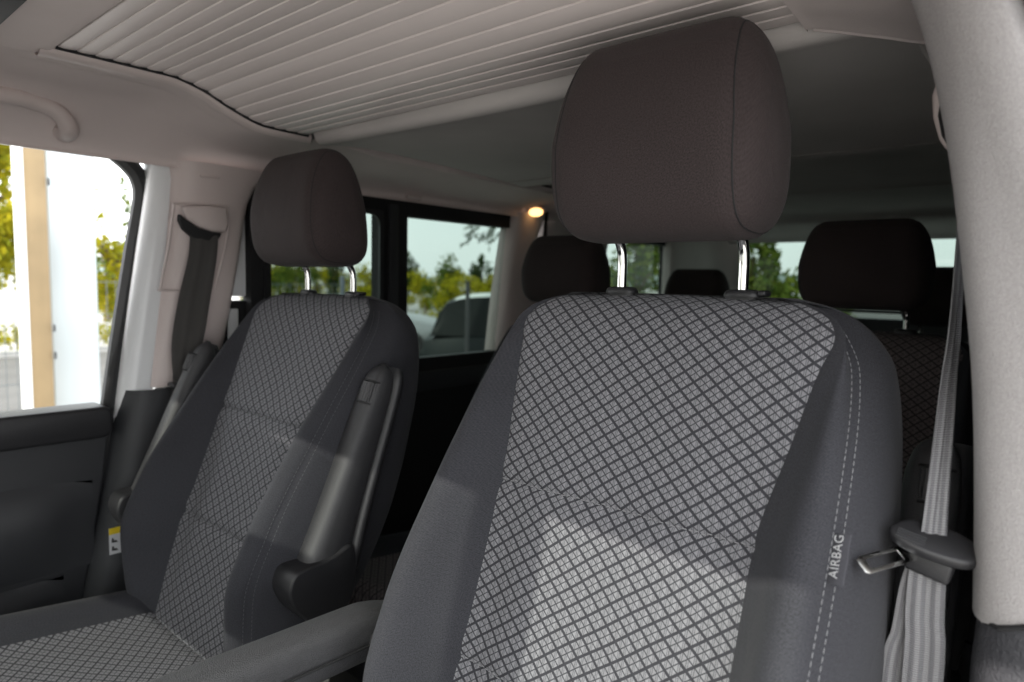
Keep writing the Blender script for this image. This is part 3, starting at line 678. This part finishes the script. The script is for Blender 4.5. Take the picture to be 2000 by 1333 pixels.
# lever / coat hook housing on the inside of the near pillar
hk = [(.700, -.03, 1.878), (.682, -.03, 1.883), (.671, -.03, 1.876), (.667, -.03, 1.858), (.669, -.03, 1.838), (.675, -.03, 1.818), (.682, -.03, 1.806), (.70, -.03, 1.80)]
hh = MB().prism(hk, (0, .05, 0)).mk('hook_housing', M['btrim'], van, bevel=.006, seg=3)
MB().tube([(.684, -.032, 1.856), (.677, -.032, 1.850), (.676, -.032, 1.838), (.680, -.032, 1.820), (.688, -.032, 1.806)], .0022, 6).mk('hook_gap', M['matt'], hh)

# ------------------------------------------------------------------ seats
ZK = [.95, 1.0, 1.1, 1.2, 1.3, 1.43, 1.54, 1.60, 1.63, 1.648, 1.661, 1.6685]
YF = [-.272, -.272, -.252, -.225, -.190, -.145, -.100, -.074, -.058, -.044, -.027, -.004]
YC = [-.245, -.268, -.294, -.300, -.268, -.195, -.122, -.078, -.054, -.040, -.025, -.003]
WW = [.213, .232, .247, .255, .258, .255, .247, .236, .218, .199, .172, .140]
PWk = [.135, .148, .155, .157, .157, .158, .176, .187, .195, .186, .160, .130]
YB = [-.20, -.16, -.106, -.045, -.0, .038, .060, .062, .056, .045, .030, .004]
def sec_keys(z):
    f = lambda k: float(hermite(ZK, k, z))
    W, pw, yf, yc, yb = f(WW), f(PWk), f(YF), f(YC), f(YB)
    return [(0, yf+.006), (pw*.55, yf+.002), (pw, yf), (pw+(W-pw)*.48, yc-.004), (W-.020, yc+.018), (W+.002, yc*.55+yb*.45), (W-.004, yb-.035), (W*.86, yb-.004), (W*.45, yb+.006), (0, yb+.008)]
NS = 8
ZROW = sorted(set([round(z, 4) for z in np.linspace(.95, 1.58, 106)] + [1.434, 1.232] + [round(1.58+.0885*(1-(1-t)**2), 5) for t in np.linspace(0, 1, 26)]))
SEAMZ = (1.434, 1.232)
def backrest_rows():
    out = []
    for z in ZROW:
        half = catmull([Vector((u, y, 0)) for u, y in sec_keys(z)], NS)
        row = []
        for j, p in enumerate(half):
            y = p.y; u = p.x
            dj2 = abs(j-2*NS); dj4 = abs(j-4*NS)
            if z < 1.655:
                y += .0042*math.exp(-(dj2/.8)**2); 
                if dj4 < 4: u -= .002*math.exp(-(dj4/.7)**2); y += .0022*math.exp(-(dj4/.7)**2)
            if j <= 2*NS:
                for sz in SEAMZ: y += .0046*math.exp(-((z-sz)/.0040)**2) - .002*math.exp(-(((abs(z-sz)-.02))/.014)**2)
            row.append(Vector((u, y, z)))
        out.append(row)
    return out
BR = backrest_rows()
def seat(cx, dy, dz, m, label, name='car_seat', group=None, plain=False, tagged=False, pat=None, hscale=1.0, hdz=0, shear=0):
    """m=+1: outer side towards +x.  All coordinates are world; thing origin on the floor below the seat"""
    t = thing(name, label, 'seat', (cx, -.45+dy, .60), group)
    pat = pat or M['pat']
    Wd = lambda p: Vector((cx+p[0], p[1]+dy+shear*(1.665-p[2]), p[2]+dz))
    def piece(j0, j1, sgn):      # columns of one half
        rows = [[Vector((sgn*r[j].x, r[j].y, r[j].z)) for j in range(j0, j1+1)] for r in BR]; return rows
    # full ring: dark bolsters/back (columns 2NS .. end on both sides, joined over the back), panel (columns 0..2NS both sides)
    last = len(BR[0])-1
    ring = []
    for r in BR:
        ring.append([Wd(p) for p in r[2*NS:]] + [Wd((-p.x, p.y, p.z)) for p in reversed(r[2*NS:-1])])
    mb = MB().loft(ring, False, False, True)
    for k, (i0) in enumerate((0,)):
        pass
    # unwrap by the arc length measured from the panel edge
    br = mb.mk('backrest', M['cloth'], t, sharp=180, normals=True)
    pan = []
    for r in BR:
        pan.append([Wd((-p.x, p.y, p.z)) for p in reversed(r[1:2*NS+1])] + [Wd(p) for p in r[:2*NS+1]])
    # UV: lateral coordinate and length along the back (cloth lies straight on the panel)
    mb = MB().loft(pan); uv = []; s_ = 0
    for i, r in enumerate(pan):
        if i: s_ += (r[2*NS]-pan[i-1][2*NS]).length
        for p in r:
            uu = p.x-cx; uv.append((uu*1.0+.5+.0006*math.sin(s_*60+uu*40), s_+.0008*math.sin(uu*25)))
    mb.U = uv
    # top cap of the panel is closed by the last row meeting the back
    mb.mk('centre_panel', pat, br, sharp=180)
    top = [Wd(p) for p in BR[-1]]; topr = [Wd((-p.x, p.y, p.z)) for p in reversed(BR[-1][1:-1])]
    capv = top+topr; c = sum(capv, Vector())/len(capv)+Vector((0, 0, .001))
    mk('top_cap', capv+[c], [[i, (i+1) % len(capv), len(capv)] for i in range(len(capv))], M['cloth'], br, uv=[(p.x, p.y) for p in capv]+[(c.x, c.y)])
    # stitching
    if not plain:
        mb = MB()
        for sgn in (1, -1):
            for off in (-.0065, .0065):
                path = []
                for r in BR:
                    if r[0].z < 1.0 or r[0].z > 1.648: continue
                    a, b_, c2 = r[4*NS], r[4*NS-1], r[4*NS+1]
                    tv = (c2-b_).normalized(); nv = Vector((tv.y, -tv.x, 0)); q = None
                    # walk along the section by arc length
                    j = 4*NS; rem = abs(off); st = 1 if off > 0 else -1; cur = a
                    while rem > 0:
                        nx = r[j+st]; d = (nx-cur).length
                        if d >= rem: cur = cur+(nx-cur)*(rem/d); rem = 0
                        else: cur = nx; rem -= d; j += st
                    q = cur+nv*.0004; path.append(Vector((sgn*q.x, q.y, q.z)))
                mb = MB()
                if True:
                    cum = [0]
                    for i in range(1, len(path)): cum.append(cum[-1]+(path[i]-path[i-1]).length)
                    def pt(s): 
                        i = max(1, min(len(cum)-1, int(np.searchsorted(cum, s)))); f = (s-cum[i-1])/(cum[i]-cum[i-1]+1e-9); return path[i-1].lerp(path[i], f)
                    s = 0
                    while s < cum[-1]-.006:
                        mb.tube([Wd(pt(s)), Wd(pt(s+.0024)), Wd(pt(s+.0048))], [.00022, .00040, .00022], 5); s += .0070
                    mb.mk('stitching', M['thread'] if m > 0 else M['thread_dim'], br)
        # panel cross seams
        for sz in SEAMZ:
            mb = MB(); row = BR[ZROW.index(sz)]; path = [Vector((-p.x, p.y, p.z)) for p in reversed(row[1:2*NS+1])]+[Vector(p) for p in row[:2*NS+1]]
            cum = [0]
            for i in range(1, len(path)): cum.append(cum[-1]+(path[i]-path[i-1]).length)
            s = 0
            while s < cum[-1]-.005:
                i = max(1, min(len(cum)-1, int(np.searchsorted(cum, s+.001)))); f = (s+.001-cum[i-1])/(cum[i]-cum[i-1]); p = path[i-1].lerp(path[i], f)
                i = max(1, min(len(cum)-1, int(np.searchsorted(cum, s+.005)))); f = (s+.005-cum[i-1])/(cum[i]-cum[i-1]); q = path[i-1].lerp(path[i], f)
                e = Vector((0, -.0030, .0026+.0008*math.sin(s*400)))
                mb.tube([Wd(p+e), Wd(q+e)], .00055, 5); s += .0066
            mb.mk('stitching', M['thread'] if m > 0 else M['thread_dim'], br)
    # headrest -------------------------------------------------
    hz = 1.853+dz+hdz; hy = -.047+dy
    prof = [(-.040, .100), (-.018, .122), (.014, .118), (.036, .088), (.052, .030), (.062, -.050), (.060, -.096), (.040, -.117), (0, -.121), (-.040, -.112), (-.062, -.080), (-.069, -.015), (-.060, .050)]
    pr = catmull([Vector((a, b_, 0)) for a, b_ in prof], 5, True); wh = .134
    cols = [(-1.0, .0), (-.995, .40), (-.975, .62), (-.94, .78), (-.88, .895), (-.82, .95), (-.74, .985), (-.5, 1.0), (-.2, 1.01), (.2, 1.01), (.5, 1.0), (.74, .985), (.82, .95), (.88, .895), (.94, .78), (.975, .62), (.995, .40), (1.0, .0)]
    # rows from the left end cap to the right one
    rows = []; cc = []
    xs = [c_[0] for c_ in cols]; ss = [c_[1] for c_ in cols]
    X = []
    for th in np.linspace(-math.pi/2, math.pi/2, 44): X.append(math.sin(th)*(1))
    seam = .80
    for xx in X:
        ax = abs(xx); sc = (1-max(0, ax-.62)**2.6/(.38**2.6))**(1/2.6) if ax > .62 else 1.0
        sc = max(sc, .015)
        zs = sc**.85 if sc < 1 else 1
        r = []
        for p in pr:
            taper = 1-.11*max(0, p.y*zs/.12)           # narrower at the top
            bow = -.006*(1-ax**2)*(p.x < 0)       # front face bowed
            gy = 0
            dxs = abs(ax-seam)
            g = .0022*math.exp(-(dxs/.012)**2)
            rr_ = Vector((p.x*sc+bow, p.y*zs*hscale, 0)); L = rr_.length
            rr_ = rr_*(1-g/max(L, .01))
            r.append(Vector((cx+xx*wh*taper, hy+rr_.x, hz+rr_.y)))
        rows.append(r)
    mb = MB().loft(rows, True, True, True)
    hd = mb.mk('headrest', M['cloth_head'], t, sharp=180)
    # seam cord lines on the headrest sides
    if not plain:
        for s_ in (seam, -seam):
            mb = MB()
            ax = abs(s_); sc = (1-max(0, ax-.62)**2.6/(.38**2.6))**(1/2.6)
            path = []
            for p in pr:
                taper = 1-.11*max(0, p.y*sc**.85/.12); bow = -.006*(1-ax**2) if p.x < 0 else 0
                q = Vector((p.x*sc+bow, p.y*sc**.85*hscale, 0)); q = q*(1-.0016/q.length)
                path.append(Vector((cx+s_*wh*taper, hy+q.x, hz+q.y)))
            path.append(path[0]); mb.tube(path, .0011, 6); mb.mk('seam_cord', M['matt'], hd)
    for sx in (-.08, .08):
        b0 = Vector((cx+sx, dy, 1.662+dz)); zt = 1.853+dz+hdz-.118*hscale
        P = [b0-Vector((0, 0, .03)), b0, b0+Vector((0, 0, .035)), Vector((cx+sx, dy-.0005, zt-.022)), Vector((cx+sx, dy-.003, zt-.010)), Vector((cx+sx, dy-.010, zt+.002)), Vector((cx+sx, dy-.020, zt+.011)), Vector((cx+sx, dy-.036, zt+.024))]
        MB().tube(catmull(P, 5), .0062, 18).mk('headrest_post', M['chrome'], hd)
        rows = []
        for rr_, hh_ in ((.95, -.006), (1.0, 0), (1.0, .004), (.93, .0075), (.75, .0095), (.3, .010)):
            rows.append([Vector((cx+sx+math.copysign(abs(math.cos(a))**.7, math.cos(a))*.0215*rr_, dy+.001+math.copysign(abs(math.sin(a))**.8, math.sin(a))*.0135*rr_, 1.667+dz+hh_)) for a in [2*math.pi*k/28 for k in range(28)]])
        g = MB().loft(rows, True, True).mk('post_guide', M['black'], br)
        if sx > 0 and not plain:
            mb = MB().box((cx+sx+.0195, dy-.009, 1.669+dz), (cx+sx+.029, dy+.011, 1.6765+dz)).mk('release_button', M['black'], t, bevel=.003, seg=3)
    # cushion -------------------------------------------------
    rows = []; panr = []
    ys = list(np.linspace(-.20, -.70, 34)) + [-.715, -.727, -.734]
    for y in ys:
        e = max(0, (-.70-y)/.034); zt = 1.030-.10*e**2-.00; cr = zt+.034*(1-e)
        k = .0+.02*((-.2-y)/.5)
        zt += .06*((-.2-y)/.5); cr += .06*((-.2-y)/.5)
        sm = .004*math.exp(-((y+.292)/.005)**2)
        P = [(0, zt-sm-.004), (.09, zt-sm-.001), (.155, zt+.006-sm), (.195, cr), (.232, cr-.006), (.252, cr-.04), (.256, zt-.08), (.25, .86)]
        h_ = catmull([Vector((a, b_, 0)) for a, b_ in P], 5)
        rows.append(h_)
    Wc = lambda u, y, z: Vector((cx+u, y+dy, z+dz))
    for nm, j0, j1, mat in (('c', 0, 10, pat),):
        pn = [[Wc(-p.x, y, p.y) for p in reversed(r[1:11])]+[Wc(p.x, y, p.y) for p in r[:11]] for r, y in zip(rows, ys)]
    cu = None; mb = MB()
    for sgn in (-1, 1): mb.loft([[Wc(sgn*p.x, y, p.y) for p in r[10:]] for r, y in zip(rows, ys)], uv=True)
    fr_ = [[Wc(u, ys[-1], rows[-1][0].y-.003), Wc(u, ys[-1]-.004, .97), Wc(u, ys[-1]+.01, .86)] for u in (-.25, 0, .25)]
    mb.loft(fr_, uv=True)
    cu = mb.mk('seat_cushion', M['cloth'], t, sharp=180)
    pnl = MB().loft(pn); pnl.U = [(p.x-cx+.5, -(p.y-dy)*1.0) for r in pn for p in r]
    pnl.mk('cushion_panel', pat, cu, sharp=180)
    MB().box((cx-.23, -.70+dy, .60), (cx+.23, -.12+dy, .87+dz)).mk('seat_base', M['black'], t, bevel=.02)
    return t, br
near_seat, near_back = seat(.41, 0, 0, 1, 'nearest seat, on the right, with the white AIRBAG tag on its backrest seam', hdz=-.010, hscale=.93)
far_seat, far_back = seat(-.39, .045, -.022, -1, 'passenger seat on the left beside the window, with its armrest folded upright', hdz=-.020, hscale=.90, shear=-.055)
# AIRBAG tag, stitched in the outer seam of the near seat
def seat_pt(z, j, cx): 
    i = min(range(len(ZROW)), key=lambda k: abs(ZROW[k]-z)); p = BR[i][j]; return Vector((cx+p.x, p.y, p.z))
TZ0, TZ1 = 1.436, 1.473
rows = []
for z in np.linspace(TZ0, TZ1, 9):
    p = seat_pt(z, 4*NS, .41)+Vector((.000, -.0025, 0)); s_ = seat_pt(z, 4*NS+3, .41)
    dr = Vector((.62, -.78, 0)).normalized()
    rows.append([p+dr*k*.0195/6+Vector((.0004*math.sin(k*1.2), -.0008*math.sin(k/6*3.14), 0)) for k in range(7)])
# correct: tag lies along the seam and sticks outwards towards the door
base0 = seat_pt(TZ0, 4*NS, .41); base1 = seat_pt(TZ1, 4*NS, .41)
up = (base1-base0).normalized()
side = Vector((.90, -.42, .02)); side = (side-up*side.dot(up)).normalized(); nrm = up.cross(side)
if nrm.y > 0: nrm = -nrm
o0 = base0+nrm*.0016-side*.002
TW, TH = .0165, (base1-base0).length
tagr = [[o0+up*(TH*i/8)+side*(TW*k/6)+nrm*(.0012*math.sin(k/6*3.1)+.0006*math.sin(i*1.3)) for k in range(7)] for i in range(9)]
back = [[p-nrm*.0009 for p in reversed(r)] for r in tagr]
at_ = MB().loft([a+b_ for a, b_ in zip(tagr, back)], True, True, True).mk('airbag_tag', M['tag'], near_seat, sharp=40, label='small grey cloth tag lettered AIRBAG')
cu = bpy.data.curves.new('lettering', 'FONT'); cu.body = 'AIRBAG'; cu.size = .0118; cu.offset = -.00015; cu.extrude = .00012; cu.space_character = 1.06; cu.align_x = 'CENTER'; cu.align_y = 'CENTER'
to = bpy.data.objects.new('tmp_text', cu); COL.objects.link(to)
bpy.context.view_layer.update()
me = bpy.data.meshes.new_from_object(to.evaluated_get(bpy.context.evaluated_depsgraph_get())); bpy.data.objects.remove(to, do_unlink=True)
# text runs upwards: local x -> up, local y -> -side
ctr = o0+up*TH*.53+side*TW*.50+nrm*.0022
sx = min(1.0, TH*.84/max(1e-6, max(v.co.x for v in me.vertices)-min(v.co.x for v in me.vertices)))
me.transform(Matrix.Scale(sx, 4, (1, 0, 0)))
T = Matrix((( up.x, -side.x, nrm.x, ctr.x-org(near_seat).x), (up.y, -side.y, nrm.y, ctr.y-org(near_seat).y), (up.z, -side.z, nrm.z, ctr.z-org(near_seat).z), (0, 0, 0, 1)))
me.transform(T); me.materials.clear(); me.materials.append(M['letter'])
lt = bpy.data.objects.new('lettering', me); COL.objects.link(lt); lt.parent = at_

# armrests --------------------------------------------------
def arm_up(par, x0, x1, ax, dy, dz, side, small=False):
    """armrest folded upright against the side of a backrest; local y/z profile in the plane of the seat side"""
    # profile of the front shell
    def P(s, d):      # s along the arm from pivot up, d to the front(+)/back(-)
        p0 = Vector((0, -.155+dy, 1.215+dz)); p1 = Vector((0, -.018+dy, 1.548+dz)); u = (p1-p0).normalized(); v = Vector((0, -u.z, u.y)); return p0+u*s+v*d
    L = .345
    W2 = abs(x1-x0)/2; cxm = (x0+x1)/2
    rows = []
    for s in np.linspace(0, 1, 40):
        sl = s*L; f = float(hermite([0, .3, .8, .93, 1], [.040, .034, .026, .020, .004], s)); bk = float(hermite([0, .3, .8, .95, 1], [-.045, -.034, -.024, -.018, -.002], s))
        ww = W2*float(hermite([0, .85, .96, 1], [1, .95, .7, .15], s)); r = []
        for k in range(20):
            a = 2*math.pi*k/20; cxx = math.copysign(abs(math.cos(a))**.6, math.cos(a)); syy = math.copysign(abs(math.sin(a))**.7, math.sin(a))
            p = P(sl, (f+bk)/2+(f-bk)/2*syy); r.append(Vector((cxm+ww*cxx, p.y, p.z)))
        rows.append(r)
    a_o = MB().loft(rows, True, True, True).mk('armrest', M['arm'], par, sharp=60)
    # raised rear spine
    rows = []
    for s in np.linspace(.02, .99, 30):
        sl = s*L; bk = float(hermite([0, .3, .8, .95, 1], [-.045, -.034, -.024, -.018, -.002], s)); q = []
        for k in range(12):
            a = 2*math.pi*k/12; p = P(sl, bk-.004+.013*math.sin(a)); q.append(Vector((cxm+side*W2*.35+W2*.82*math.cos(a), p.y, p.z)))
        rows.append(q)
    MB().loft(rows, True, True, True).mk('armrest_spine', M['black'], a_o, sharp=60)
    # ribbed thumb wheel near the top, on the front
    rows = []; f0, f1 = .79*L, .885*L
    wh_ = MB()
    c0 = P(f0, .018); c1 = P(f1, .013)
    n_ = 20; rr = []
    for s in np.linspace(0, 1, 3):
        q = []
        for k in range(n_*2):
            a = 2*math.pi*k/(n_*2); rad = .0125+(.0009 if k % 2 else 0); p = P(f0+(f1-f0)*s, .0175+rad*math.sin(a)); q.append(Vector((cxm+side*W2*.15+rad*1.25*math.cos(a), p.y, p.z)))
        rr.append(q)
    MB().loft(rr, True, True).mk('thumb_wheel', M['steel'] if False else M['arm'], a_o, sharp=30)
    for f_ in (f0-.003, f1+.003):
        mb = MB()
        q = [[Vector((cxm+side*W2*.15+r_*1.3*math.cos(2*math.pi*k/20), P(f_+e, .0165+r_*math.sin(2*math.pi*k/20)).y, P(f_+e, .0165+r_*math.sin(2*math.pi*k/20)).z)) for k in range(20)] for e, r_ in ((-.0012, .0137), (.0012, .0137))]
        mb.loft(q, True, True); mb.mk('wheel_gap', M['matt'], a_o)
    # pivot cup
    pts = []
    for y, z in ((-.235, 1.215), (-.225, 1.232), (-.205, 1.236), (-.17, 1.238), (-.14, 1.243), (-.115, 1.252), (-.100, 1.245), (-.095, 1.21), (-.100, 1.165), (-.12, 1.135), (-.145, 1.125), (-.19, 1.135), (-.222, 1.165), (-.236, 1.195)):
        pts.append(Vector((x0, -.170+(y+.170)*.86+dy, 1.19+(z-1.19)*.92+dz)))
    MB().prism(catmull(pts, 3, True), (x1-x0+(.006 if x1 > x0 else -.006), 0, 0)).mk('pivot_cover', M['black'], a_o, bevel=.008, seg=3)
    return a_o
arm_up(far_seat, -.150, -.098, None, .0, .0, 1)
# outer armrest of the far seat (only its top shows above the bolster)
arm_up(far_seat, -.662, -.712, None, -.045, -.0, -1)
# outer armrest of the near seat, behind the belt
arm_up(near_seat, .650, .706, None, .115, -.012, 1)
# near inner armrest, lowered
rows = []
for s in np.linspace(0, 1, 36):
    y = -.185-.36*s; hw = .027*float(hermite([0, .05, .9, 1], [.55, .97, 1, .6], s)); r = []
    for k in range(28):
        a = 2*math.pi*k/28; cxx = math.copysign(abs(math.cos(a))**.62, math.cos(a)); szz = math.copysign(abs(math.sin(a))**.62, math.sin(a))
        r.append(Vector((.090+hw*cxx, y, 1.212+.012*s+(.036-.010*(1-min(1, s*8)))*szz)))
    rows.append(r)
al = MB().loft(rows, True, True, True).mk('armrest', M['armskin'], near_seat, sharp=70, label='lowered armrest with grained skin')
MB().tube([(.1215, -.19, 1.208), (.1225, -.35, 1.214), (.1215, -.53, 1.22)], .0016, 6).mk('armrest_groove', M['matt'], al)
MB().prism(catmull([Vector((.112, y, z)) for y, z in ((-.24, 1.20), (-.232, 1.225), (-.20, 1.238), (-.15, 1.24), (-.11, 1.22), (-.10, 1.17), (-.13, 1.13), (-.18, 1.13), (-.22, 1.16))], 3, True), (.04, 0, 0)).mk('pivot_cover', M['black'], al, bevel=.008, seg=3)
# warning label on the far seat's pillar side
lb = MB().prism([(-.7605, -.258, 1.078), (-.7605, -.205, 1.078), (-.7605, -.205, 1.136), (-.7605, -.258, 1.136)], (.001, 0, 0)).mk('warning_label', M['paper'], van, smooth=False, label='small white label with a yellow top band')
MB().box((-.7596, -.258, 1.122), (-.7590, -.205, 1.136)).mk('yellow_band', M['yellow'], lb, smooth=False)
mb = MB(); xk = -.7586
mb.prism([(xk, -.238, 1.1245), (xk, -.228, 1.1245), (xk, -.233, 1.1335)], (.0004, 0, 0))
for (y, z) in ((-.247, 1.108), (-.222, 1.108), (-.247, 1.090), (-.222, 1.090)):
    mb.prism([(xk-.0004, y-.007, z-.004), (xk-.0004, y+.006, z-.005), (xk-.0004, y+.003, z), (xk-.0004, y-.002, z+.001), (xk-.0004, y-.003, z+.006), (xk-.0004, y-.006, z+.006)], (.0004, 0, 0))
mb.mk('pictogram', M['ink'], lb, smooth=False)

# rear rows: one plain seat, copied with its parts
def copy_tree(o, parent=None):
    c = o.copy(); COL.objects.link(c); c.parent = parent
    for ch in o.children: copy_tree(ch, c)
    return c
rear0, _ = seat(.41, .93, -.082, 1, 'second row seat behind the nearest seat, by the belt', name='rear_seat', group='seats of the rear rows', plain=True, pat=M['pat_rear'], hscale=.80, hdz=-.038)
base = Vector((.41, -.45+.93, .60))
for (x, y, z, lb_) in ((-.355, .86, -.098, 'second row seat beside the pale middle pillar, left of the chrome post'),
                       (-.43, 1.88, -.165, 'rearmost row seat whose small headrest shows between the chrome posts'),
                       (.445, 1.88, -.155, 'rearmost row seat half hidden at the right behind the belt')):
    c = copy_tree(rear0); c.location = base+Vector((x-.41, y-.93, z+.082)); c['label'] = lb_

# ------------------------------------------------------------------ seat belts
def ribbon(mb, pts, wvec, pleat=0, n=10, th=.0012, ph=0.):
    """pts: path, wvec: list of full width vectors"""
    P = catmull(pts, 10); Wv = catmull(wvec, 10); rows = []; s_ = 0
    U = []
    for i, (p, wv) in enumerate(zip(P, Wv)):
        if i: s_ += (P[i]-P[i-1]).length
        t = (P[min(i+1, len(P)-1)]-P[max(0, i-1)]).normalized(); nn = wv.normalized().cross(t).normalized()
        top = [p+wv*(k/n-.5)+nn*pleat*math.sin(k/n*math.pi*4+ph+s_*1.2) for k in range(n+1)]
        bot = [q-nn*th for q in reversed(top)]
        rows.append(top+bot); U += [(k/n, s_) for k in range(n+1)]+[(1-k/n, s_) for k in range(n+1)]
    m_ = MB().loft(rows, True, True); mb.add(m_.V, m_.F, U); return mb
def wpt(px, py, y):
    return at(px, py, y)
BY = -.085
nb = thing('seat_belt', 'grey striped belt hanging beside the nearest seat with its bare metal tongue', 'seat belt', (.69, .04, 1.4))
P = [Vector((.690, .03, 1.86)), at(1876, 470, .01), at(1864, 640, -.02), at(1853, 740, -.035), at(1843, 850, -.055), at(1833, 950, -.072), at(1824, 1045, BY)]
Wv = [Vector((.002, .03, 0)), Vector((.002, .03, 0)), Vector((.004, .035, 0)), Vector((.008, .026, 0)), Vector((.012, .018, 0)), Vector((.015, .012, 0)), Vector((.018, .007, 0))]
mb = MB(); ribbon(mb, P, Wv, .0014); 
Pb = [at(1824, 1060, BY), at(1812, 1120, BY), at(1806, 1200, BY+.004), at(1800, 1340, BY+.01), Vector((.690, -.05, 1.05))]
ribbon(mb, Pb, [Vector((.024, .008, 0)), Vector((.027, .006, 0)), Vector((.029, .005, 0)), Vector((.031, .004, 0)), Vector((.034, .0, 0))], .0012, ph=1.0)
mb.mk('webbing', M['web'], nb, sharp=60)
mb = MB(); ribbon(mb, [at(1800, 1090, BY+.004), at(1783, 1150, BY+.008), at(1770, 1230, BY+.012), at(1748, 1345, BY+.018), Vector((.675, -.04, 1.05))], [Vector((.018, .008, 0)), Vector((.020, .008, 0)), Vector((.022, .006, 0)), Vector((.026, .004, 0)), Vector((.03, .0, 0))], .0008, ph=2.)
mb.mk('webbing', M['web'], nb, sharp=60)
# tongue: black moulded head with a slot, metal blade pointing left
hb = at(1822, 1062, BY-.002)
out = [(1745, 1050), (1752, 1040), (1775, 1034), (1800, 1040), (1850, 1046), (1884, 1060), (1891, 1070), (1886, 1082), (1850, 1092), (1800, 1094), (1765, 1080), (1748, 1064)]
def quad3(pxs, y, d): return [at(px, py, y) for px, py in pxs]
Hc = hb; e1 = Vector((.83, .18, -.02)).normalized()   # along the head
def head_pt(px, py):      # lies on a plate tilted towards the viewer
    q = at(px, py, .036); return q
outline = [Vector((-.040, -.010)), Vector((-.036, .004)), Vector((-.022, .016)), Vector((.004, .020)), Vector((.030, .018)), Vector((.042, .008)), Vector((.043, -.006)), Vector((.030, -.015)), Vector((.0, -.019)), Vector((-.024, -.017))]
u3 = Vector((.93, .05, -.20)).normalized(); v3 = Vector((.12, .86, .42)); v3 = (v3-u3*v3.dot(u3)).normalized(); w3_ = u3.cross(v3)
pl_ = catmull([Hc+u3*(p.x*.80-.001)+v3*p.y*.95 for p in outline], 3, True)
hd_ = MB().prism([p+w3_*-.005 for p in pl_], w3_*.011).mk('tongue_head', M['black'], nb, bevel=.0035, seg=3)
# ridges on the head
mb = MB()
for k in range(4):
    c_ = Hc+u3*(-.016)+v3*(-.004-.003*k)+w3_*(.0064 if w3_.z > 0 else -.0064)
    mb.tube([c_-u3*.011, c_+u3*.011], .0009, 6)
mb.mk('grip_ridge', M['dark'], hd_)
# metal blade
b0 = at(1768, 1082, BY-.012); b1 = at(1682, 1106, BY-.062); d = (b1-b0); L = d.length; d.normalize(); wv = Vector((.20, .93, .20)); wv = (wv-d*wv.dot(d)).normalized(); nn = d.cross(wv)
def blade(pts): return [b0+d*a*L+wv*b_ for a, b_ in pts]
o_ = blade([(-.15, -.0080), (-.15, .0080), (.92, .0080), (1.0, .0055), (1.0, -.0055), (.92, -.0080)])
i_ = blade([(.10, -.0045), (.10, .0045), (.80, .0045), (.84, .003), (.84, -.003), (.80, -.0045)])
V = [p for p in o_]+[p for p in i_]+[p+nn*.0014 for p in o_]+[p+nn*.0014 for p in i_]; n = 6; F = []
for j in range(n):
    k = (j+1) % n; F += [[j, k, n+k, n+j], [2*n+k, 2*n+j, 3*n+j, 3*n+k], [j, 2*n+j, 2*n+k, k], [n+k, 3*n+k, 3*n+j, n+j]]
mk('tongue_blade', V, F, M['chrome'], nb, bevel=.0003, seg=2)
# lower part of the head hanging below
q0 = at(1812, 1110, BY-.004)
MB().box(q0-Vector((.018, .004, .008)), q0+Vector((.018, .012, .012)), Matrix.Rotation(math.radians(12), 3, 'Y'), q0).mk('tongue_skirt', M['black'], nb, bevel=.004, seg=3)

fb = thing('seat_belt', 'black belt hanging down the pale pillar beside the passenger window', 'seat belt', (-.74, -.1, 1.4))
mb = MB()
P = [Vector((-.752, -.045, 1.775)), Vector((-.748, -.052, 1.72)), Vector((-.744, -.075, 1.62)), Vector((-.742, -.092, 1.53)), Vector((-.742, -.104, 1.455)), Vector((-.742, -.108, 1.43))]
Wv = [Vector((.004, .062, -.004)), Vector((.006, .062, 0)), Vector((.008, .068, 0)), Vector((.008, .066, 0)), Vector((.010, .040, 0)), Vector((.010, .036, 0))]
ribbon(mb, P, Wv, .0008)
ribbon(mb, [Vector((-.741, -.110, 1.43)), Vector((-.741, -.118, 1.35)), Vector((-.741, -.13, 1.2)), Vector((-.741, -.15, .9))], [Vector((.01, .034, 0)), Vector((.008, .042, 0)), Vector((.004, .046, 0)), Vector((.0, .046, 0))], .0010)
mb.mk('webbing', M['web2'], fb, sharp=60)
MB().box((-.752, -.135, 1.428), (-.722, -.082, 1.442)).mk('tongue_head', M['black'], fb, bevel=.004, seg=3)
MB().box((-.746, -.172, 1.432), (-.724, -.132, 1.436)).mk('tongue_blade', M['chrome'], fb, bevel=.001)
